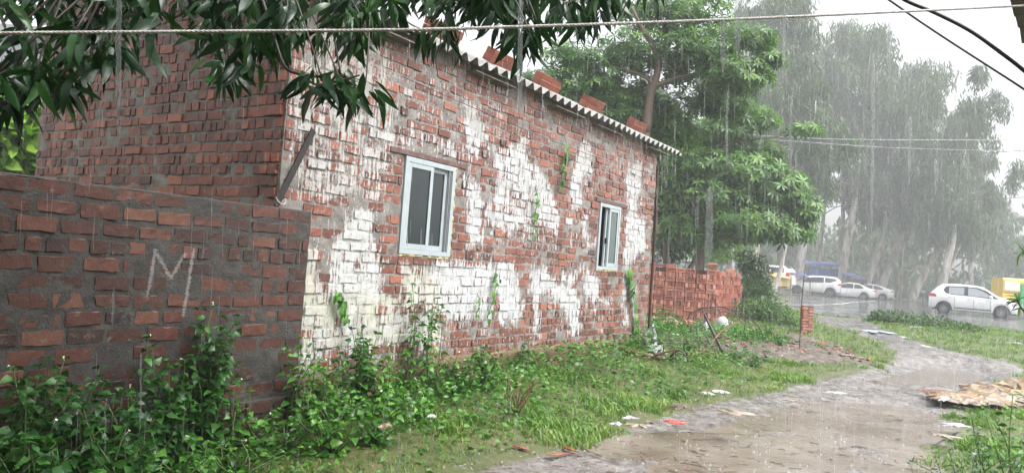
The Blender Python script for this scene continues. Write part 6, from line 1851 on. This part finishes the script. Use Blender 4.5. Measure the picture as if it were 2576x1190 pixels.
# pebbly mud crumbs
P = spots(26000, -1, 9, 4.3, 15, rb); P = P[(polydist(MUD, P[:, 0], P[:, 1]) > -.25) & infrustum(P)]
mud_t = np.array([(-.5, -.5, 0), (.5, -.5, 0), (.5, .5, 0), (-.5, .5, 0), (-.2, -.25, .45), (.3, -.1, .5), (.15, .3, .4), (-.3, .15, .35)]); mud_f = np.array([(0, 1, 5, 4), (1, 2, 6, 5), (2, 3, 7, 6), (3, 0, 4, 7), (4, 5, 6, 7)])
a = rb.random(len(P)) * 6.283; R = np.zeros((len(P), 3, 3)); R[:, 0, 0] = np.cos(a); R[:, 0, 1] = -np.sin(a); R[:, 1, 0] = np.sin(a); R[:, 1, 1] = np.cos(a); R[:, 2, 2] = 1
V, F = scatter(mud_t, mud_f, R, np.concatenate([P, (groundz(P) - .003)[:, None]], 1), rb.uniform(.006, .03, (len(P), 1)) * rb.uniform(.6, 1.5, (len(P), 3)) * np.array([1, 1, .7]))
o = link('mud_crumbs', mesh_np('mud_crumbs', V, F.astype(np.int32), M['ground'], False, {'mud': np.ones(len(V)), 'pud': np.zeros(len(V)), 'road': np.zeros(len(V))})); props(o, 'small clods and grit on the muddy lane', 'mud', None, 'stuff')

# ------------------------------------------------------------------ plants at the right edge, dead twiggy shrub
rr2 = np.random.default_rng(63)
for (x, y, Y, h, sp, n, lab, mk, kd, L) in ((2470, 1330, 4.6, .62, .30, 14, 'silvery oval leaved bush in the bottom right corner', 'grey_leaf', 'oval', .062), (2560, 1330, 4.9, .85, .30, 12, 'fresh green bush at the right edge beside the silvery bush', 'weed', 'oval', .08), (2400, 1290, 5.0, .35, .35, 12, 'low green weeds in front of the silvery bush', 'weed', 'oval', .05)):
    b = atY(x, y, Y); b[2] = gz(b[0], b[1]); shrub('shrub', lab, 'shrub', b, h, sp, n, L, mk, 40, None, kd, rr2, dens=22)
b = atY(2590, 1260, 3.6); b[2] = gz(b[0], b[1]); root = empty('sapling', b, 'thin sapling with narrow leaves leaning in at the right edge', 'sapling')
T = []; D = []
for pts in ([(2680, 1200), (2625, 1060), (2580, 1000)], [(2680, 900), (2610, 820), (2570, 775), (2560, 755)], [(2680, 700), (2630, 665), (2590, 645), (2572, 635)]):
    P = spline([atY(x, y, 3.5 + rr2.random() * .3) for x, y in pts], 6); V, F = tube(P, np.linspace(.008, .003, len(P)), 5); obj('stem', V, F, M['twig'], root, True)
    for k in range(16):
        p = P[int(rr2.uniform(.25, 1) * (len(P) - 1))]; d = rr2.normal(size=3) * np.array([1, 1, .7]) + np.array([-.3, 0, .1]); T.append(p); D.append(d)
    for k in range(7): T.append(P[-1]); D.append(rr2.normal(size=3) + np.array([-.6, 0, .5]))
V, F = tube(spline([b, atY(2690, 1200, 3.6), atY(2700, 700, 3.7)], 6), .012, 6); obj('trunk', V, F, M['twig'], root, True)
leaf_objs('leaf', np.array(T), np.array(D), rr2.uniform(.05, .085, len(T)), 'mango', 'alst', root, rr2, .6)
q = gpt(1298, 1045); dead = empty('twiggy_shrub', q, 'small bare brown twiggy shrub in the weeds near the grass edge', 'shrub')
for k in range(14):
    a = rr2.random() * 6.28; d = np.array([math.cos(a) * .5, math.sin(a) * .5, 1]); l = rr2.uniform(.2, .42)
    V, F = tube(spline([q, q + d * l * .5 + rr2.normal(size=3) * .02, q + d * l + rr2.normal(size=3) * .03], 4), np.linspace(.007, .002, 9), 4); obj('twig', V, F, M['wood'], dead, True)

# ------------------------------------------------------------------ eave of the house behind the photographer (top right corner)
ev = empty('near_eave', atY(2560, 60, 2.9), 'weathered stepped roof edge poking in at the top right corner', 'roof edge')
for i, (x0, y0, x1, y1) in enumerate(((2536, -70, 2541, 5), (2541, 0, 2551, 43), (2553, 38, 2561, 71), (2564, 66, 2570, 110))):
    Ya, Yb = 2.5 + .22 * i, 2.5 + .22 * (i + 1.15)
    A = atY(x0, y0, Ya); B = atY(x1, y1, Yb); A2 = A + np.array([.9, .35, .22]); B2 = B + np.array([.9, .35, .22]); t_ = np.array([0, 0, .012])
    V = [A, B, B2, A2, A + t_, B + t_, B2 + t_, A2 + t_]
    obj('roof_board', V, [(0, 1, 2, 3), (7, 6, 5, 4), (0, 4, 5, 1), (1, 5, 6, 2), (2, 6, 7, 3), (3, 7, 4, 0)], M['eave'], ev)

# the roof the photographer shelters under, and unseen walls added to shade the low wall
sh_ = empty('shelter_house', (0, -1.6, 0), 'plain house behind the viewer with unseen walls added for shade, whose roof edge drips into the view', 'house')
m = MB(); m.box((-.9, -1.9, 2.72), (4.4, 0, 0), (0, 2.9, .12), (0, 0, .02)); m.build('roof', M['cement'], sh_)
m = MB(); m.box((-.9, -2.4, 1.30), (3.4, 0, 0), (0, .12, 0), (0, 0, 1.33)); m.build('back_wall', M['mortar_side'], sh_)  # unseen, added to block sky light from behind
m = MB(); m.box((2.85, .15, 1.3), (.12, 0, 0), (0, 2.7, 0), (0, 0, 1.33)); m.build('side_wall', M['mortar_side'], sh_)  # unseen, added to cut the sky light from the right

# ------------------------------------------------------------------ rain
def rain_mat(name, a, c):
    t = NT(name); b = t.bsdf(c, .15, None, .8); tr = t.n('BsdfTransparent'); tl = t.n('BsdfTranslucent'); tl.inputs[0].default_value = (.95, .97, 1, 1)
    m1 = t.n('MixShader'); m1.inputs[0].default_value = .6; t.l(b, m1.inputs[1]); t.l(tl.outputs[0], m1.inputs[2])
    m2 = t.n('MixShader'); m2.inputs[0].default_value = a; t.l(tr.outputs[0], m2.inputs[1]); t.l(m1.outputs[0], m2.inputs[2])
    return t.surf(m2.outputs[0])
M['rain'] = rain_mat('rain_water', .34, (.85, .87, .9))
M['drip'] = rain_mat('dripping_water', .24, (.85, .87, .9))
rw = np.random.default_rng(120)
dr_v = np.array([(0, 0, 0)] + [(math.cos(a), math.sin(a), z) for z in (.25, .8) for a in (0, 2.09, 4.19)] + [(0, 0, 1.0)])
dr_f = np.array([(0, 1, 2, 2), (0, 2, 3, 3), (0, 3, 1, 1)] + [(1 + i, 1 + (i + 1) % 3, 4 + (i + 1) % 3, 4 + i) for i in range(3)] + [(7, 4 + (i + 1) % 3, 4 + i, 4 + i) for i in range(3)])
def drops(name, T, Ls, rs, mk, label):
    S_ = np.stack([rs, rs, Ls], 1); R = np.tile(np.eye(3), (len(T), 1, 1)); R[:, 0, 2] = rw.normal(size=len(T)) * .012 - .05; R[:, 1, 2] = rw.normal(size=len(T)) * .01
    V, _ = scatter(dr_v, dr_f, R, T, S_)
    k = len(dr_v); tri = np.array([(0, 1, 2), (0, 2, 3), (0, 3, 1)] + [t for i in range(3) for t in ((1 + i, 1 + (i + 1) % 3, 4 + (i + 1) % 3), (1 + i, 4 + (i + 1) % 3, 4 + i))] + [(7, 4 + (i + 1) % 3, 4 + i) for i in range(3)])
    F = (tri[None] + (np.arange(len(T)) * k)[:, None, None]).reshape(-1, 3)
    o = link(name, mesh_np(name, V, F.astype(np.int32), M[mk], True)); return props(o, label, 'rain', None, 'stuff')
T = []; n = 5200
u = rw.random(n); Yd = 3.5 + 25 * u
X = rw.uniform(-60, 2640, n); Yp = rw.uniform(-60, 1250, n)
for x, y, d in zip(X, Yp, Yd): T.append(atY(x, y, d))
T = np.array(T); gzz = H0(T[:, 0], T[:, 1]); s_, n_ = wall_sn(T[:, :2])
inside = (n_ < .25) & (n_ > -4.3) & (s_ > -.3) & (s_ < 7.7) & (T[:, 2] < 5.2)
behind = (n_ < .12) & (s_ < .3)
T = T[(T[:, 2] > gzz) & ~inside & ~(behind & (T[:, 2] < 1.75))]
Tn = np.linalg.norm(T - CAM, axis=1)
drops('rain', T, rw.uniform(.10, .34, len(T)) * (.4 + Tn / 10), .0006 + .00008 * Tn * rw.uniform(.5, 1.2, len(T)), 'rain', 'heavy rain falling over the lane and the trees')
# drips from the eave of the brick house
T = []; L = []; r0 = []
for k in range(170):
    s = rw.uniform(-.3, 7.6); s = round(s / PITCHW) * PITCHW + .073; z = rw.uniform(2.6, 3.3) if rw.random() < .75 else rw.uniform(1.0, 3.0)
    T.append(W(s, z, NOFF + .01 + rw.normal() * .01)); L.append(rw.uniform(.06, .24)); r0.append(rw.uniform(.0015, .0035))
drops('eave_drips', np.array(T), np.array(L), np.array(r0), 'rain', 'water dripping from the corrugated eave of the brick house')
# water running off the eave above the photographer
runs = [(1785, 470, 690, 1.15, .0062), (1310, -20, 300, 1.15, .0045), (1820, 50, 195, 1.1, .0042), (1857, -20, 150, 1.1, .0050), (1974, 20, 210, 1.3, .0030), (2198, 130, 620, 1.5, .0030), (355, 880, 1100, .95, .0012), (285, 720, 830, .95, .0014), (300, -20, 330, .9, .0030),
        (1300, 1040, 1200, 1.2, .0022), (1035, 1015, 1060, 1.2, .0018), (1005, 1085, 1200, 1.2, .0022), (965, 1040, 1110, 1.2, .0018), (2290, 290, 470, 1.5, .0030), (2355, 400, 490, 1.5, .0032), (2240, 40, 200, 1.4, .003), (1990, 240, 500, 1.3, .0022), (2405, 190, 280, 1.5, .0025), (2435, 380, 460, 1.5, .0022), (266, 1000, 1150, 1.0, .0009), (1830, 230, 430, 1.3, .0022)]
m = MB()
for x, y0, y1, Yq, r0 in runs:
    A = atY(x + (y0 - y1) * 0 , y0, Yq); B = atY(x - (y1 - y0) * .012, y1, Yq); n = max(6, int(abs(y1 - y0) / 14))
    P = [A + (B - A) * t + rw.normal(size=3) * .0005 for t in np.linspace(0, 1, n)]
    rr_ = r0 * (.8 + .3 * rw.random(n)) * np.clip(np.minimum(np.linspace(0, 1, n) * 8 + .25, (1 - np.linspace(0, 1, n)) * 3 + .15), 0, 1)
    m.tube(P, rr_, 6)
o = m.build('roof_runoff', M['drip'], None, True); props(o, 'strings of water falling from the roof edge above the viewer', 'running water', None, 'stuff')
# splashes on water and mud
def splash_tpl():
    V = []; F = []; n = 8
    for k in range(n):
        a = 2 * math.pi * k / n; V += [(.35 * math.cos(a), .35 * math.sin(a), 0), (.62 * math.cos(a), .62 * math.sin(a), .5 + .35 * (k % 2))]
    for k in range(n): k2 = (k + 1) % n; F.append((2 * k, 2 * k2, 2 * k2 + 1, 2 * k + 1))
    n0 = len(V); V += [(-.09, -.09, 0), (.09, -.09, 0), (.09, .09, 0), (-.09, .09, 0), (-.06, -.06, 1.3), (.06, -.06, 1.3), (.06, .06, 1.3), (-.06, .06, 1.3)]
    F += [(n0, n0 + 1, n0 + 5, n0 + 4), (n0 + 1, n0 + 2, n0 + 6, n0 + 5), (n0 + 2, n0 + 3, n0 + 7, n0 + 6), (n0 + 3, n0, n0 + 4, n0 + 7), (n0 + 4, n0 + 5, n0 + 6, n0 + 7)]
    return np.array(V, float), np.array(F)
sv, sf = splash_tpl(); T = []
while len(T) < 330:
    px = (rw.uniform(1450, 2600), rw.uniform(880, 1240)) if len(T) < 260 else (rw.uniform(1900, 2700), rw.uniform(750, 840)); q = gpt(*px)
    a_, b_ = polydist(PUDA, q[0], q[1]), polydist(PUDB, q[0], q[1])
    if len(T) < 260 and a_ < -.1 and b_ < -.3 and rw.random() < .7: continue
    q[2] = max(gz(q[0], q[1]), ZA if a_ > 0 else -9, ZB if b_ > 0 else -9); T.append(q)
T = np.array(T); a = rw.random(len(T)) * 6.283; R = np.zeros((len(T), 3, 3)); R[:, 0, 0] = np.cos(a); R[:, 0, 1] = -np.sin(a); R[:, 1, 0] = np.sin(a); R[:, 1, 1] = np.cos(a); R[:, 2, 2] = 1
V, F = scatter(sv, sf, R, T, rw.uniform(.006, .017, len(T)) * (1 + (T[:, 1] > 15) * 1.5))
props(link('rain_splashes', mesh_np('rain_splashes', V, F.astype(np.int32), M['rain'], True)), 'little crowns of water where raindrops hit the lane', 'splashes', None, 'stuff')

# ------------------------------------------------------------------ haze
hz = bpy.data.materials.new('haze'); hz.use_nodes = True; hz.node_tree.nodes.clear()
ho = hz.node_tree.nodes.new('ShaderNodeOutputMaterial'); pv = hz.node_tree.nodes.new('ShaderNodeVolumePrincipled')
pv.inputs['Color'].default_value = (.93, .96, .97, 1); pv.inputs['Density'].default_value = .0041; pv.inputs['Anisotropy'].default_value = .1
hz.node_tree.links.new(pv.outputs[0], ho.inputs['Volume'])
m = MB(); m.box((10, 65, 17.5), (150, 0, 0), (0, 135, 0), (0, 0, 19.5)); o = m.build('haze', hz); props(o, kind='stuff')
